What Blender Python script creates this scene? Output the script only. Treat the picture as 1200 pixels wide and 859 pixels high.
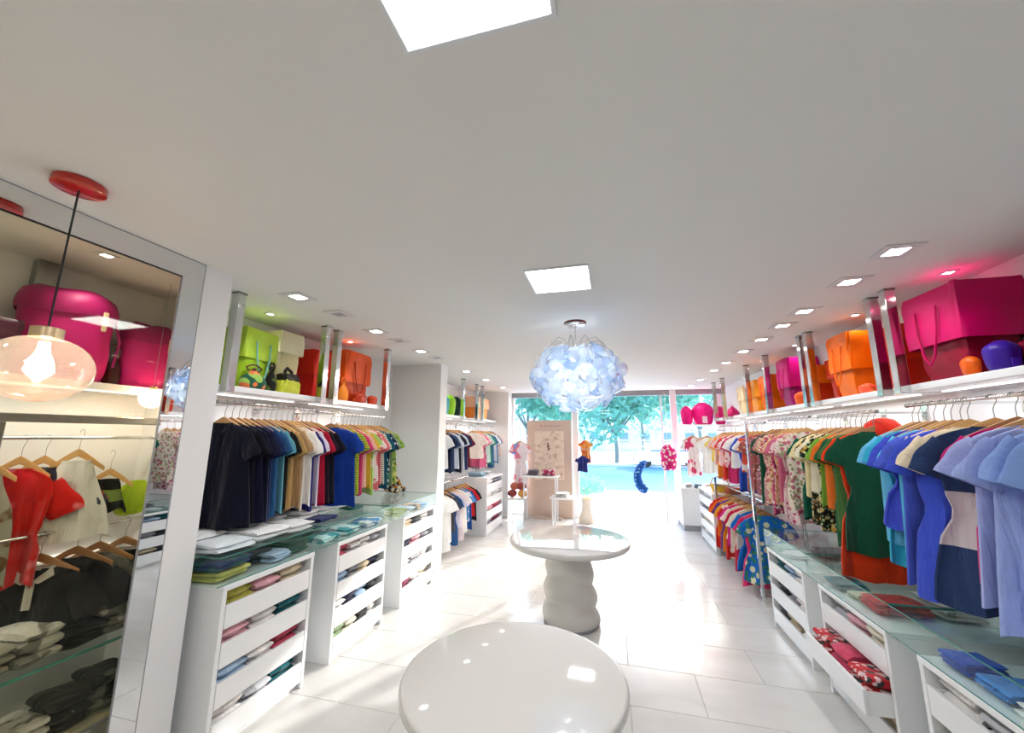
import bpy, math, random
from mathutils import Vector, Matrix
PI = math.pi
for o in list(bpy.data.objects): bpy.data.objects.remove(o)
S = bpy.context.scene
COL = S.collection

# ------------------------------------------------------------------ camera
EYE = 1.72
CEIL = 2.71
def make_camera():
    yaw, pitch, roll, f = math.radians(14.473), math.radians(10.141), math.radians(0.298), 455.33
    fw = Vector((-math.sin(yaw) * math.cos(pitch), math.cos(yaw) * math.cos(pitch), math.sin(pitch)))
    r = Vector((math.cos(yaw), math.sin(yaw), 0)); u = r.cross(fw)
    r2 = math.cos(roll) * r + math.sin(roll) * u; u2 = -math.sin(roll) * r + math.cos(roll) * u
    cd = bpy.data.cameras.new('camera'); co = bpy.data.objects.new('camera', cd); COL.objects.link(co)
    cd.sensor_fit = 'HORIZONTAL'; cd.sensor_width = 36; cd.lens = f * 36 / 1200; cd.clip_start = 0.02; cd.clip_end = 400
    m = Matrix((r2, u2, -fw)).transposed().to_4x4(); m.translation = (0, 0, EYE)
    co.matrix_world = m
    S.camera = co
make_camera()

# ------------------------------------------------------------------ world, sun, exposure
EXPOSURE = 0.0
PANEL_W, SPOT_W, SHELF_SPOT_W, BULB_E = 12.0, 16.0, 6.0, 28.0
LED_W = 2.6
SUN_E, SKY_E = 5.2, 1.3
w = bpy.data.worlds.new('World'); S.world = w; w.use_nodes = True
nt = w.node_tree; nt.nodes.clear()
sky = nt.nodes.new('ShaderNodeTexSky'); sky.sky_type = 'NISHITA'; sky.sun_disc = False
sky.sun_elevation = math.radians(32); sky.sun_rotation = math.radians(25); sky.dust_density = 2.5
bg = nt.nodes.new('ShaderNodeBackground'); bg.inputs[1].default_value = SKY_E
ow = nt.nodes.new('ShaderNodeOutputWorld'); nt.links.new(sky.outputs[0], bg.inputs[0]); nt.links.new(bg.outputs[0], ow.inputs[0])
sd = bpy.data.lights.new('sun', 'SUN'); sd.energy = SUN_E; sd.angle = math.radians(0.8); sd.color = (1, 0.97, 0.92)
so = bpy.data.objects.new('sun', sd); COL.objects.link(so)
so.location = (10, 30, 14); so.rotation_euler = Vector((-2.65, -5.65, -2.0)).to_track_quat('-Z', 'Y').to_euler()
S.cycles.transparent_max_bounces = 48
vs = S.view_settings
S.display_settings.display_device = 'sRGB'; vs.view_transform = 'Standard'; vs.look = 'None'; vs.exposure = EXPOSURE; vs.gamma = 1; vs.use_curve_mapping = False

# ------------------------------------------------------------------ helpers
def lin(c):
    return tuple(((v / 255) / 12.92 if v / 255 <= 0.04045 else ((v / 255 + 0.055) / 1.055) ** 2.4) for v in c)

class MB:
    def __init__(self): self.v = []; self.f = []
    def add(self, vs, fs):
        n = len(self.v); self.v += [tuple(p) for p in vs]; self.f += [tuple(i + n for i in q) for q in fs]; return self
    def box(self, x0, x1, y0, y1, z0, z1, b=0.0):
        if b <= 0:
            v = [(x, y, z) for x in (x0, x1) for y in (y0, y1) for z in (z0, z1)]
            return self.add(v, [(0, 1, 3, 2), (4, 6, 7, 5), (0, 4, 5, 1), (2, 3, 7, 6), (0, 2, 6, 4), (1, 5, 7, 3)])
        b = min(b, (x1 - x0) * .45, (y1 - y0) * .45, (z1 - z0) * .45)
        ring = lambda z, i: [(x0 + b + i, y0 + i, z), (x1 - b - i, y0 + i, z), (x1 - i, y0 + b + i, z), (x1 - i, y1 - b - i, z), (x1 - b - i, y1 - i, z), (x0 + b + i, y1 - i, z), (x0 + i, y1 - b - i, z), (x0 + i, y0 + b + i, z)]
        return self.loft([ring(z0, b * .7), ring(z0 + b, 0), ring(z1 - b, 0), ring(z1, b * .7)], cap=True)
    def obox(self, c, ax, ay, az):
        c, ax, ay, az = map(Vector, (c, ax, ay, az))
        v = [c + ax * i + ay * j + az * k for i in (-1, 1) for j in (-1, 1) for k in (-1, 1)]
        return self.add(v, [(0, 1, 3, 2), (4, 6, 7, 5), (0, 4, 5, 1), (2, 3, 7, 6), (0, 2, 6, 4), (1, 5, 7, 3)])
    def loft(self, rings, cap=False, closed=True, capa=None, capb=None):
        n = len(rings[0]); base = len(self.v)
        for r in rings: self.v += [tuple(p) for p in r]
        m = n if closed else n - 1
        for i in range(len(rings) - 1):
            for j in range(m):
                a = base + i * n + j; b2 = base + i * n + (j + 1) % n
                self.f.append((a, b2, b2 + n, a + n))
        if cap or capa: self.f.append(tuple(reversed(range(base, base + n))))
        if cap or capb: self.f.append(tuple(range(base + (len(rings) - 1) * n, base + len(rings) * n)))
        return self
    def lathe(self, prof, n=32, c=(0, 0, 0), cap=True):
        rings = [[(c[0] + r * math.cos(2 * PI * k / n), c[1] + r * math.sin(2 * PI * k / n), c[2] + z) for k in range(n)] for r, z in prof]
        return self.loft(rings, cap=cap)
    def tube(self, pts, r, n=8, cap=True):
        pts = [Vector(p) for p in pts]; rings = []; up = None
        for i, p in enumerate(pts):
            t = (pts[min(i + 1, len(pts) - 1)] - pts[max(i - 1, 0)]).normalized()
            if up is None: up = Vector((0, 0, 1)) if abs(t.z) < .9 else Vector((1, 0, 0))
            s = t.cross(up)
            if s.length < 1e-4: s = t.cross(Vector((0, 1, 0)))
            s.normalize(); up = s.cross(t).normalized()
            rr = r[i] if isinstance(r, (list, tuple)) else r
            rings.append([p + (s * math.cos(2 * PI * k / n) + up * math.sin(2 * PI * k / n)) * rr for k in range(n)])
        return self.loft(rings, cap=cap)
    def sphere(self, c, rx, ry=None, rz=None, n=16, m=10):
        ry = rx if ry is None else ry; rz = rx if rz is None else rz
        rings = []
        for i in range(m + 1):
            a = -PI / 2 + PI * (i + .02) / (m + .04)
            rings.append([(c[0] + rx * math.cos(a) * math.cos(2 * PI * k / n), c[1] + ry * math.cos(a) * math.sin(2 * PI * k / n), c[2] + rz * math.sin(a)) for k in range(n)])
        return self.loft(rings, cap=True)
    def mesh(self, name, mat, smooth=False):
        me = bpy.data.meshes.new(name); me.from_pydata(self.v, [], self.f); me.update()
        if smooth:
            me.polygons.foreach_set('use_smooth', [True] * len(me.polygons))
            try: me.set_sharp_from_angle(angle=math.radians(50))
            except Exception: pass
        if mat: me.materials.append(mat)
        return me
    def build(self, name, mat, parent=None, smooth=False, loc=None, rot=None):
        return link(name, self.mesh(name, mat, smooth), parent, loc, rot)

def link(name, me, parent=None, loc=None, rot=None):
    o = bpy.data.objects.new(name, me); COL.objects.link(o); o.parent = parent
    if loc: o.location = loc
    if rot: o.rotation_euler = rot
    return o

LABELS = {}
def tag(o, label, cat, group=None):
    n = len(label.split())
    if label in LABELS and not (group and LABELS[label] == group): print('DUP LABEL', label)
    if n < 4 or n > 16: print('LABEL LENGTH', n, label)
    LABELS[label] = group
    o['label'] = label; o['category'] = cat
    if group: o['group'] = group
    return o
def thing(name, label, cat, loc=(0, 0, 0), rotz=0, group=None):
    o = bpy.data.objects.new(name, None); COL.objects.link(o); o.empty_display_size = .05
    o.location = loc; o.rotation_euler = (0, 0, rotz)
    return tag(o, label, cat, group)
def struct(o): o['kind'] = 'structure'; return o

# ------------------------------------------------------------------ materials
MATS = {}
def nodes(name):
    m = bpy.data.materials.new(name); m.use_nodes = True; t = m.node_tree; t.nodes.clear()
    out = t.nodes.new('ShaderNodeOutputMaterial'); return m, t, out
def N(t, kind, **kw):
    n = t.nodes.new(kind)
    for k, v in kw.items():
        if k.startswith('i_'): n.inputs[k[2:].replace('_', ' ')].default_value = v
        else: setattr(n, k, v)
    return n
def paint(name, c, rough=.5, metal=0, var=0.03, scale=6, bump=0, coat=0, spec=.5, detail=3):
    if name in MATS: return MATS[name]
    m, t, out = nodes(name); p = N(t, 'ShaderNodeBsdfPrincipled'); l = lin(c)
    tc = N(t, 'ShaderNodeTexCoord'); nz = N(t, 'ShaderNodeTexNoise', i_Scale=scale, i_Detail=detail)
    t.links.new(tc.outputs['Object'], nz.inputs['Vector'])
    mx = N(t, 'ShaderNodeMix', data_type='RGBA')
    mx.inputs[6].default_value = (*[v * (1 - var) for v in l], 1); mx.inputs[7].default_value = (*[min(1, v * (1 + var)) for v in l], 1)
    t.links.new(nz.outputs[0], mx.inputs[0]); t.links.new(mx.outputs[2], p.inputs['Base Color'])
    p.inputs['Roughness'].default_value = rough; p.inputs['Metallic'].default_value = metal
    p.inputs['Coat Weight'].default_value = coat; p.inputs['Specular IOR Level'].default_value = spec
    if bump:
        b = N(t, 'ShaderNodeBump', i_Strength=bump, i_Distance=.01); t.links.new(nz.outputs[0], b.inputs['Height']); t.links.new(b.outputs[0], p.inputs['Normal'])
    t.links.new(p.outputs[0], out.inputs[0]); MATS[name] = m; return m
def emit(name, c, s):
    if name in MATS: return MATS[name]
    m, t, out = nodes(name); e = N(t, 'ShaderNodeEmission'); e.inputs[0].default_value = (*c, 1); e.inputs[1].default_value = s
    t.links.new(e.outputs[0], out.inputs[0]); MATS[name] = m; return m
def glass(name, tint, refl=.04, rough=.02, top=.7, milky=0):
    """thin sheet glass: tinted see-through with a Schlick gloss that grows at grazing angles"""
    if name in MATS: return MATS[name]
    m, t, out = nodes(name); tr = N(t, 'ShaderNodeBsdfTransparent'); tr.inputs[0].default_value = (*tint, 1)
    gl = N(t, 'ShaderNodeBsdfGlossy'); gl.inputs[0].default_value = (.95, 1, .98, 1); gl.inputs['Roughness'].default_value = rough
    lw = N(t, 'ShaderNodeLayerWeight', i_Blend=.5); pw = N(t, 'ShaderNodeMath', operation='POWER'); pw.inputs[1].default_value = 5
    t.links.new(lw.outputs['Facing'], pw.inputs[0]); mt = N(t, 'ShaderNodeMath', operation='MULTIPLY_ADD')
    mt.inputs[1].default_value = top; mt.inputs[2].default_value = refl
    t.links.new(pw.outputs[0], mt.inputs[0]); mt.use_clamp = True
    base = tr.outputs[0]
    if milky:
        tl = N(t, 'ShaderNodeBsdfTranslucent'); tl.inputs[0].default_value = (*tint, 1)
        mk = N(t, 'ShaderNodeMixShader'); mk.inputs[0].default_value = milky; t.links.new(base, mk.inputs[1]); t.links.new(tl.outputs[0], mk.inputs[2]); base = mk.outputs[0]
    mx = N(t, 'ShaderNodeMixShader'); t.links.new(mt.outputs[0], mx.inputs[0]); t.links.new(base, mx.inputs[1]); t.links.new(gl.outputs[0], mx.inputs[2])
    t.links.new(mx.outputs[0], out.inputs[0]); MATS[name] = m; return m
def cloth(c, pat=None, c2=None, c3=None, scale=14):
    key = f'cloth_{c}_{pat}_{c2}_{c3}_{scale}'
    if key in MATS: return MATS[key]
    m, t, out = nodes('fabric'); p = N(t, 'ShaderNodeBsdfPrincipled'); p.inputs['Roughness'].default_value = .85
    p.inputs['Sheen Weight'].default_value = .15; p.inputs['Specular IOR Level'].default_value = .15
    tc = N(t, 'ShaderNodeTexCoord'); l = lin(c)
    nz = N(t, 'ShaderNodeTexNoise', i_Scale=9.0, i_Detail=4.0); t.links.new(tc.outputs['Object'], nz.inputs['Vector'])
    mx = N(t, 'ShaderNodeMix', data_type='RGBA'); mx.inputs[6].default_value = (*[v * .86 for v in l], 1); mx.inputs[7].default_value = (*[min(1, v * 1.14) for v in l], 1)
    t.links.new(nz.outputs[0], mx.inputs[0]); col = mx.outputs[2]
    def over(prev, fac, cc):
        k = N(t, 'ShaderNodeMix', data_type='RGBA'); t.links.new(fac, k.inputs[0]); t.links.new(prev, k.inputs[6]); k.inputs[7].default_value = (*lin(cc), 1); return k.outputs[2]
    def thresh(sock, lo, hi):
        r = N(t, 'ShaderNodeMapRange'); r.inputs[1].default_value = lo; r.inputs[2].default_value = hi; t.links.new(sock, r.inputs[0]); return r.outputs[0]
    if pat == 'floral':
        for i, cc in enumerate((c2, c3)):
            if cc is None: continue
            mp = N(t, 'ShaderNodeMapping'); mp.inputs['Location'].default_value = (i * 3.1, i * 1.7, i * 2.3); t.links.new(tc.outputs['Object'], mp.inputs[0])
            vo = N(t, 'ShaderNodeTexVoronoi', i_Scale=scale * (1 + .6 * i)); t.links.new(mp.outputs[0], vo.inputs['Vector'])
            col = over(col, thresh(vo.outputs['Distance'], .42, .36), cc)
    elif pat == 'dots':
        vo = N(t, 'ShaderNodeTexVoronoi', i_Scale=scale * 1.6); vo.inputs['Randomness'].default_value = .4; t.links.new(tc.outputs['Object'], vo.inputs['Vector'])
        col = over(col, thresh(vo.outputs['Distance'], .28, .22), c2)
    elif pat == 'stripe':
        wv = N(t, 'ShaderNodeTexWave', i_Scale=scale); wv.bands_direction = 'Z'; t.links.new(tc.outputs['Object'], wv.inputs['Vector'])
        col = over(col, thresh(wv.outputs[0], .5, .56), c2)
    elif pat == 'blotch':
        n2 = N(t, 'ShaderNodeTexNoise', i_Scale=scale * .6, i_Detail=2.0); t.links.new(tc.outputs['Object'], n2.inputs['Vector'])
        col = over(col, thresh(n2.outputs[0], .52, .56), c2)
        if c3: col = over(col, thresh(n2.outputs[0], .62, .64), c3)
    elif pat == 'band':      # wide horizontal block between two heights below the rail
        sx = N(t, 'ShaderNodeSeparateXYZ'); t.links.new(tc.outputs['Object'], sx.inputs[0])
        a = N(t, 'ShaderNodeMath', operation='GREATER_THAN'); a.inputs[1].default_value = c3[0]; t.links.new(sx.outputs[2], a.inputs[0])
        b = N(t, 'ShaderNodeMath', operation='LESS_THAN'); b.inputs[1].default_value = c3[1]; t.links.new(sx.outputs[2], b.inputs[0])
        mu = N(t, 'ShaderNodeMath', operation='MULTIPLY'); t.links.new(a.outputs[0], mu.inputs[0]); t.links.new(b.outputs[0], mu.inputs[1])
        col = over(col, mu.outputs[0], c2)
    t.links.new(col, p.inputs['Base Color'])
    mp3 = N(t, 'ShaderNodeMapping'); mp3.inputs['Scale'].default_value = (1, 1, .32); t.links.new(tc.outputs['Object'], mp3.inputs[0])
    n3 = N(t, 'ShaderNodeTexNoise', i_Scale=11.0, i_Detail=5.0, i_Roughness=.55, i_Distortion=.6); t.links.new(mp3.outputs[0], n3.inputs['Vector'])
    b = N(t, 'ShaderNodeBump', i_Strength=.8, i_Distance=.035); t.links.new(n3.outputs[0], b.inputs['Height']); t.links.new(b.outputs[0], p.inputs['Normal'])
    t.links.new(p.outputs[0], out.inputs[0]); MATS[key] = m; return m

WALL = paint('white_wall', (236, 236, 236), .6, var=.01)
CEILM = paint('ceiling_paint', (226, 225, 222), .7, var=.012, scale=2)
LAC = paint('white_lacquer', (240, 241, 242), .25, var=.01, coat=.3)
GLOSS = paint('gloss_white', (216, 214, 210), .05, var=.006, coat=.5)
CHROME = paint('chrome', (215, 215, 215), .12, metal=1, var=.02)
STEEL = paint('brushed_steel', (150, 150, 146), .3, metal=1, var=.05)
WOOD = paint('hanger_wood', (205, 158, 98), .45, var=.16, scale=22)
WOOD2 = paint('dark_hanger_wood', (160, 112, 66), .45, var=.16, scale=22)
BLACK = paint('black_rubber', (18, 18, 18), .5)
GREYM = paint('grey_metal', (150, 153, 158), .4, var=.03)
ALU = paint('white_aluminium', (225, 228, 232), .35, var=.01)
GLASS_SHELF = glass('shelf_glass', (.965, .992, .985), .02, top=.5)
GLASS_EDGE = paint('glass_edge', (70, 140, 130), .15, var=.05)
GLASS_DOOR = glass('door_glass', (.985, .995, 1.0), .015)
GLASS_DARK = glass('smoked_glass', (.90, .89, .81), .012, top=.5)
MIRROR = paint('mirror', (225, 228, 230), .015, metal=1, var=.002)
LAMP_WHITE = emit('lamp_diffuser', (1, 1, 1), 9)
SPOT_E = emit('spot_lens', (1, .98, .95), 14)

def tile_mat():
    m, t, out = nodes('porcelain_tile'); p = N(t, 'ShaderNodeBsdfPrincipled'); p.inputs['Roughness'].default_value = .16
    tc = N(t, 'ShaderNodeTexCoord'); oi = N(t, 'ShaderNodeObjectInfo')
    ad = N(t, 'ShaderNodeVectorMath', operation='ADD'); t.links.new(tc.outputs['Object'], ad.inputs[0]); t.links.new(oi.outputs['Location'], ad.inputs[1])
    mp = N(t, 'ShaderNodeMapping'); mp.inputs['Scale'].default_value = (1.4, 3, 1); t.links.new(ad.outputs[0], mp.inputs[0])
    nz = N(t, 'ShaderNodeTexNoise', i_Scale=1.3, i_Detail=6.0, i_Distortion=1.2); t.links.new(mp.outputs[0], nz.inputs['Vector'])
    cr = N(t, 'ShaderNodeValToRGB'); cr.color_ramp.elements[0].position = .2; cr.color_ramp.elements[0].color = (*lin((206, 204, 200)), 1)
    cr.color_ramp.elements[1].position = .75; cr.color_ramp.elements[1].color = (*lin((219, 218, 215)), 1)
    t.links.new(nz.outputs[0], cr.inputs[0]); t.links.new(cr.outputs[0], p.inputs['Base Color'])
    rr = N(t, 'ShaderNodeMapRange'); rr.inputs[3].default_value = .12; rr.inputs[4].default_value = .24; t.links.new(nz.outputs[0], rr.inputs[0]); t.links.new(rr.outputs[0], p.inputs['Roughness'])
    t.links.new(p.outputs[0], out.inputs[0]); return m
TILE = tile_mat()
GROUT = paint('grout', (190, 188, 184), .8)

# ------------------------------------------------------------------ the room
XL, XR, YB, YF = -3.05, 2.2, -2.4, 8.85
floor = struct(MB().box(XL - .1, XR + .1, YB, YF + .1, -.12, -.004).build('floor', GROUT))
tw, td, gap = .93, .465, .0035
tile_me = MB().box(-tw / 2 + gap / 2, tw / 2 - gap / 2, -td / 2 + gap / 2, td / 2 - gap / 2, -.01, 0, .0025).mesh('tile', TILE)
row = 0; y = 2.98 - td * 11 + td / 2
while y < YF - .1:
    x = XL + (.0 if row % 2 else -.465) + .3
    while x - tw / 2 < XR:
        x0, x1 = max(x - tw / 2, XL), min(x + tw / 2, XR)
        if x1 - x0 > .06:
            if x1 - x0 > tw - .01: link('tile', tile_me, floor, (x, y, 0))
            else:
                h = (x1 - x0) / 2
                MB().box(-h + gap / 2, h - gap / 2, -td / 2 + gap / 2, td / 2 - gap / 2, -.01, 0, .0025).build('tile', TILE, floor, loc=((x0 + x1) / 2, y, 0))
        x += tw
    y += td; row += 1
struct(MB().box(XL - .1, XR + .1, YB, YF + .1, CEIL, CEIL + .12).build('ceiling', CEILM))
struct(MB().box(XR, XR + .12, YB, YF + .1, 0, CEIL).build('wall_right', WALL))
struct(MB().box(XL - .12, XL, YB, YF + .1, 0, CEIL).build('wall_left', WALL))
struct(MB().box(XL - .1, XR + .1, YB - .12, YB, 0, CEIL).build('wall_back', WALL))
# pillar beside the mirrored opening, slanting back to the wall
struct(MB().box(-2.42, -2.3, 1.646, 1.815, 0, CEIL).build('wall_pillar', WALL))
struct(MB().box(XL, -2.42, 1.80, 1.83, 0, CEIL).build('wall_partition', WALL))
struct(MB().box(XL, -2.84, -.3, 1.80, 0, 2.6).build('wall_bay', WALL))
# full-depth pier further along the left side
struct(MB().box(XL, -2.3, 4.95, 5.17, 0, CEIL).build('wall_pier', WALL))
# left wall before the glazed bay (near the camera)
struct(MB().box(XL, -2.3, YB, -.3, 0, CEIL).build('wall_near_left', WALL))
# pilasters at the shop front
struct(MB().box(XL, -2.28, 8.55, YF, 0, CEIL).build('wall_front_left', WALL))

# storefront
sf = struct(MB().box(-2.28, XR, YF, YF + .1, 2.6, CEIL).build('trim_1', GREYM))
struct(MB().box(-2.3, -2.22, YF - .02, YF + .08, 0, 2.6, .006).build('trim_2', ALU))
struct(MB().box(-.9, -.76, YF - .02, YF + .08, 0, 2.6, .008).build('trim_3', ALU))
struct(MB().box(1.19, 1.31, YF - .03, YF + .09, 0, CEIL, .008).build('trim_4', ALU))
w1 = struct(MB().box(-2.22, -.9, YF + .025, YF + .035, .06, 2.6).build('window_1', GLASS_DOOR))
MB().box(-2.22, -.9, YF, YF + .06, 0, .06, .005).build('window_frame', ALU, w1)
w2 = struct(MB().box(1.31, XR, YF + .025, YF + .035, .1, 2.6).build('window_2', GLASS_DOOR))
MB().box(1.31, XR, YF, YF + .06, 0, .1, .005).build('window_frame', ALU, w2)
MB().box(2.06, XR, YF - .01, YF + .07, .1, 2.6, .005).build('window_frame', ALU, w2)
# the glass door leaf, with a thin vertical stile on the right
d1 = struct(MB().box(-.72, 1.02, YF + .04, YF + .05, .02, 2.55).build('door_1', GLASS_DOOR))
MB().box(.99, 1.03, YF + .03, YF + .06, 0, 2.6, .004).build('door_stile', ALU, d1)

# ------------------------------------------------------------------ glazed bay with mirrored border (left foreground)
fr = thing('mirror_border', 'wide mirrored border strips framing the dark glass on the left wall', 'mirror frame', (-2.3, 0, 0))
def strip(pts, mat, parent, name, th=.02):
    v = [(0, a, b) for a, b in pts] + [(-th, a, b) for a, b in pts]; n = len(pts)
    return MB().add(v, [tuple(range(n)), tuple(range(2 * n - 1, n - 1, -1))] + [((i + 1) % n, i, i + n, (i + 1) % n + n) for i in range(n)]).build(name, mat, parent)
strip([(-.3, 2.592), (1.528, 2.592), (1.64, 2.703), (-.3, 2.703)], MIRROR, fr, 'top_strip', .008)
strip([(1.528, .002), (1.64, .002), (1.64, 2.702), (1.528, 2.591)], MIRROR, fr, 'side_strip', .008)
for a in ([(-.3, 2.587), (1.526, 2.587), (1.526, 2.592), (-.3, 2.592)], [(1.5255, .01), (1.528, .01), (1.528, 2.59), (1.5255, 2.59)]):
    o = strip(a, BLACK if a[0][0] < 0 else GREYM, fr, 'dark_gasket', .012); o.location.x = .002
strip([(-.3, 2.703), (1.646, 2.703), (1.646, 2.709), (-.3, 2.709)], GREYM, fr, 'edge_trim', .024)
strip([(1.64, .01), (1.6455, .01), (1.6455, 2.703), (1.64, 2.703)], GREYM, fr, 'edge_trim', .024)
pn = MB().box(-.018, -.01, -.3, 1.525, .02, 2.59).build('glass_pane', GLASS_DARK, fr)
pn['label'] = 'large dark tinted glass pane'
struct(MB().box(XL, -2.325, -.3, 1.80, 2.6, CEIL).build('ceiling_bay', CEILM))

# ------------------------------------------------------------------ ceiling lights
ORD = ['first', 'second', 'third', 'fourth', 'fifth', 'sixth', 'seventh', 'eighth', 'ninth', 'tenth', 'eleventh', 'twelfth', 'thirteenth', 'fourteenth', 'fifteenth', 'sixteenth', 'seventeenth', 'eighteenth', 'nineteenth', 'twentieth']
def lamp(kind, name, parent, loc, energy, **kw):
    ld = bpy.data.lights.new(name, kind); ld.energy = energy
    for k, v in kw.items(): setattr(ld, k, v)
    return link(name, ld, parent, loc)
def panel(x, y, label):
    t = thing('ceiling_panel_light', label, 'ceiling light', (x, y, CEIL), 0, 'square ceiling panels')
    h = .186; f = .014
    m = MB()
    m.box(-h - f, h + f, -h - f, -h, -.008, .0, .002).box(-h - f, h + f, h, h + f, -.008, 0, .002).box(-h - f, -h, -h, h, -.008, 0, .002).box(h, h + f, -h, h, -.008, 0, .002)
    m.build('frame', ALU, t)
    MB().box(-h, h, -h, h, -.004, -.001).build('diffuser', LAMP_WHITE, t)
    lamp('AREA', 'panel_glow', t, (0, 0, -.012), PANEL_W, shape='SQUARE', size=.36)
panel(-.29, .568, 'large bright square ceiling panel at the top edge of the photo')
panel(-.297, 2.362, 'bright square ceiling panel in front of the glass chandelier')
panel(-.36, 5.62, 'square ceiling panel hidden behind the glass chandelier')
panel(-.29, -1.3, 'added unseen square ceiling panel lighting the back of the shop')  # out of view, added to light the back of the room

def spot(x, y, label, lit=True, size=.045, e=None, group=None, tilt=0, z=CEIL):
    t = thing('recessed_spotlight', label, 'spotlight', (x, y, z), 0, group)
    s = size; f = .045 if size > .04 else .016
    m = MB()
    m.box(-s - f, s + f, -s - f, -s, -.007, 0, .002).box(-s - f, s + f, s, s + f, -.007, 0, .002).box(-s - f, -s, -s, s, -.007, 0, .002).box(s, s + f, -s, s, -.007, 0, .002)
    m.build('frame', paint('spot_frame', (214, 214, 214), .4), t)
    MB().box(-s, s, -s, s, -.005, -.001).build('lens', SPOT_E if lit else GREYM, t)
    if lit:
        o = lamp('SPOT', 'beam', t, (0, 0, -.02), e or SPOT_W, spot_size=math.radians(105), spot_blend=.7, shadow_soft_size=.05)
        o.rotation_euler = (0, tilt, 0)
for i, y in enumerate((2.22, 3.19, 4.11, 5.61, 6.57, 7.70)):
    spot(-2.18, y, f'lit square spotlight, {ORD[i]} in the left ceiling row from the mirror', group='left ceiling spotlights', tilt=.3)
for i, y in enumerate((2.64, 3.58, 4.51)):
    spot(-2.165, y, f'unlit square spotlight, {ORD[i]} dark one in the left row', lit=False, group='unlit left spotlights')
for i, y in enumerate((2.40, 2.832, 3.448, 3.866, 4.393, 4.972, 5.696, 6.34, 7.341, 8.166)):
    spot(1.508, y, f'lit square spotlight, {ORD[i]} in the right ceiling row from the photo edge', group='right ceiling spotlights', e=SPOT_W * .8, tilt=-.3)
for i, (x, y) in enumerate(((-2.72, 2.5), (-2.7, 3.5), (2.0, 2.8), (1.95, 3.65), (1.95, 4.75), (1.95, 5.7), (-2.75, 6.0), (-2.75, 7.8))):
    side = 'left' if x < 0 else 'right'
    spot(x, y, f'tiny spotlight above the {side} wall shelf bags, {ORD[i]}'.replace('first', 'nearest').replace('third', 'nearest').replace('seventh', 'beyond the pier'), size=.02, e=SHELF_SPOT_W, group='tiny shelf spotlights')

for i, y in enumerate((1.25, .5)):  # spots added to raise the dim bay, not known fittings
    spot(-2.415, y, f'{["farther", "nearer"][i]} added small fill spotlight above the clothes behind dark glass', size=.02, e=12, group='added fill spotlights behind dark glass', z=2.6)

# ------------------------------------------------------------------ round tables
def round_table(x, y, r, label):
    t = thing('round_table', label, 'table', (x, y, 0), 0, 'round white tables')
    th = .055
    prof = [(.02, .75 - th), (r - .03, .75 - th), (r - .008, .75 - th + .008), (r, .75 - th * .62), (r, .75 - .014), (r - .004, .75 - .005), (r - .012, .75 - .001), (r - .02, .75), (.02, .75)]
    MB().lathe(prof, 96).build('table_top', GLOSS, t, True)
    rings = []; n = 64; k = .5 + .5 * r / .57
    for i in range(61):
        z = .03 + .665 * i / 60; u = z / .7
        base = (.262 - .065 * u ** .8) * k
        ring = []
        for j in range(n):
            a = 2 * PI * j / n
            amp = .034 * max(.25, 1 - max(0, u - .5) * 1.3)
            wv = abs(math.sin((z * 15.5 + .55 * math.sin(a * 1 + 1) + .3 * math.sin(2 * a + z * 4))))
            rr = base + amp * (wv - .4) + .006 * math.sin(3 * a + z * 9)
            ring.append((rr * math.cos(a), rr * math.sin(a), z))
        rings.append(ring)
    MB().loft(rings, cap=True).build('pedestal', paint('plaster_white', (222, 220, 214), .25, var=.01), t, True)
    MB().lathe([(.24 * k, 0), (.25 * k, .004), (.25 * k, .03)], 48).build('base_ring', GREYM, t, True)
round_table(-.441, 1.766, .463, 'glossy white round table in the foreground, cut off by the photo edge')
round_table(-.457, 4.016, .571, 'white round table on a rippled pedestal beneath the glass chandelier')

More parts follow.
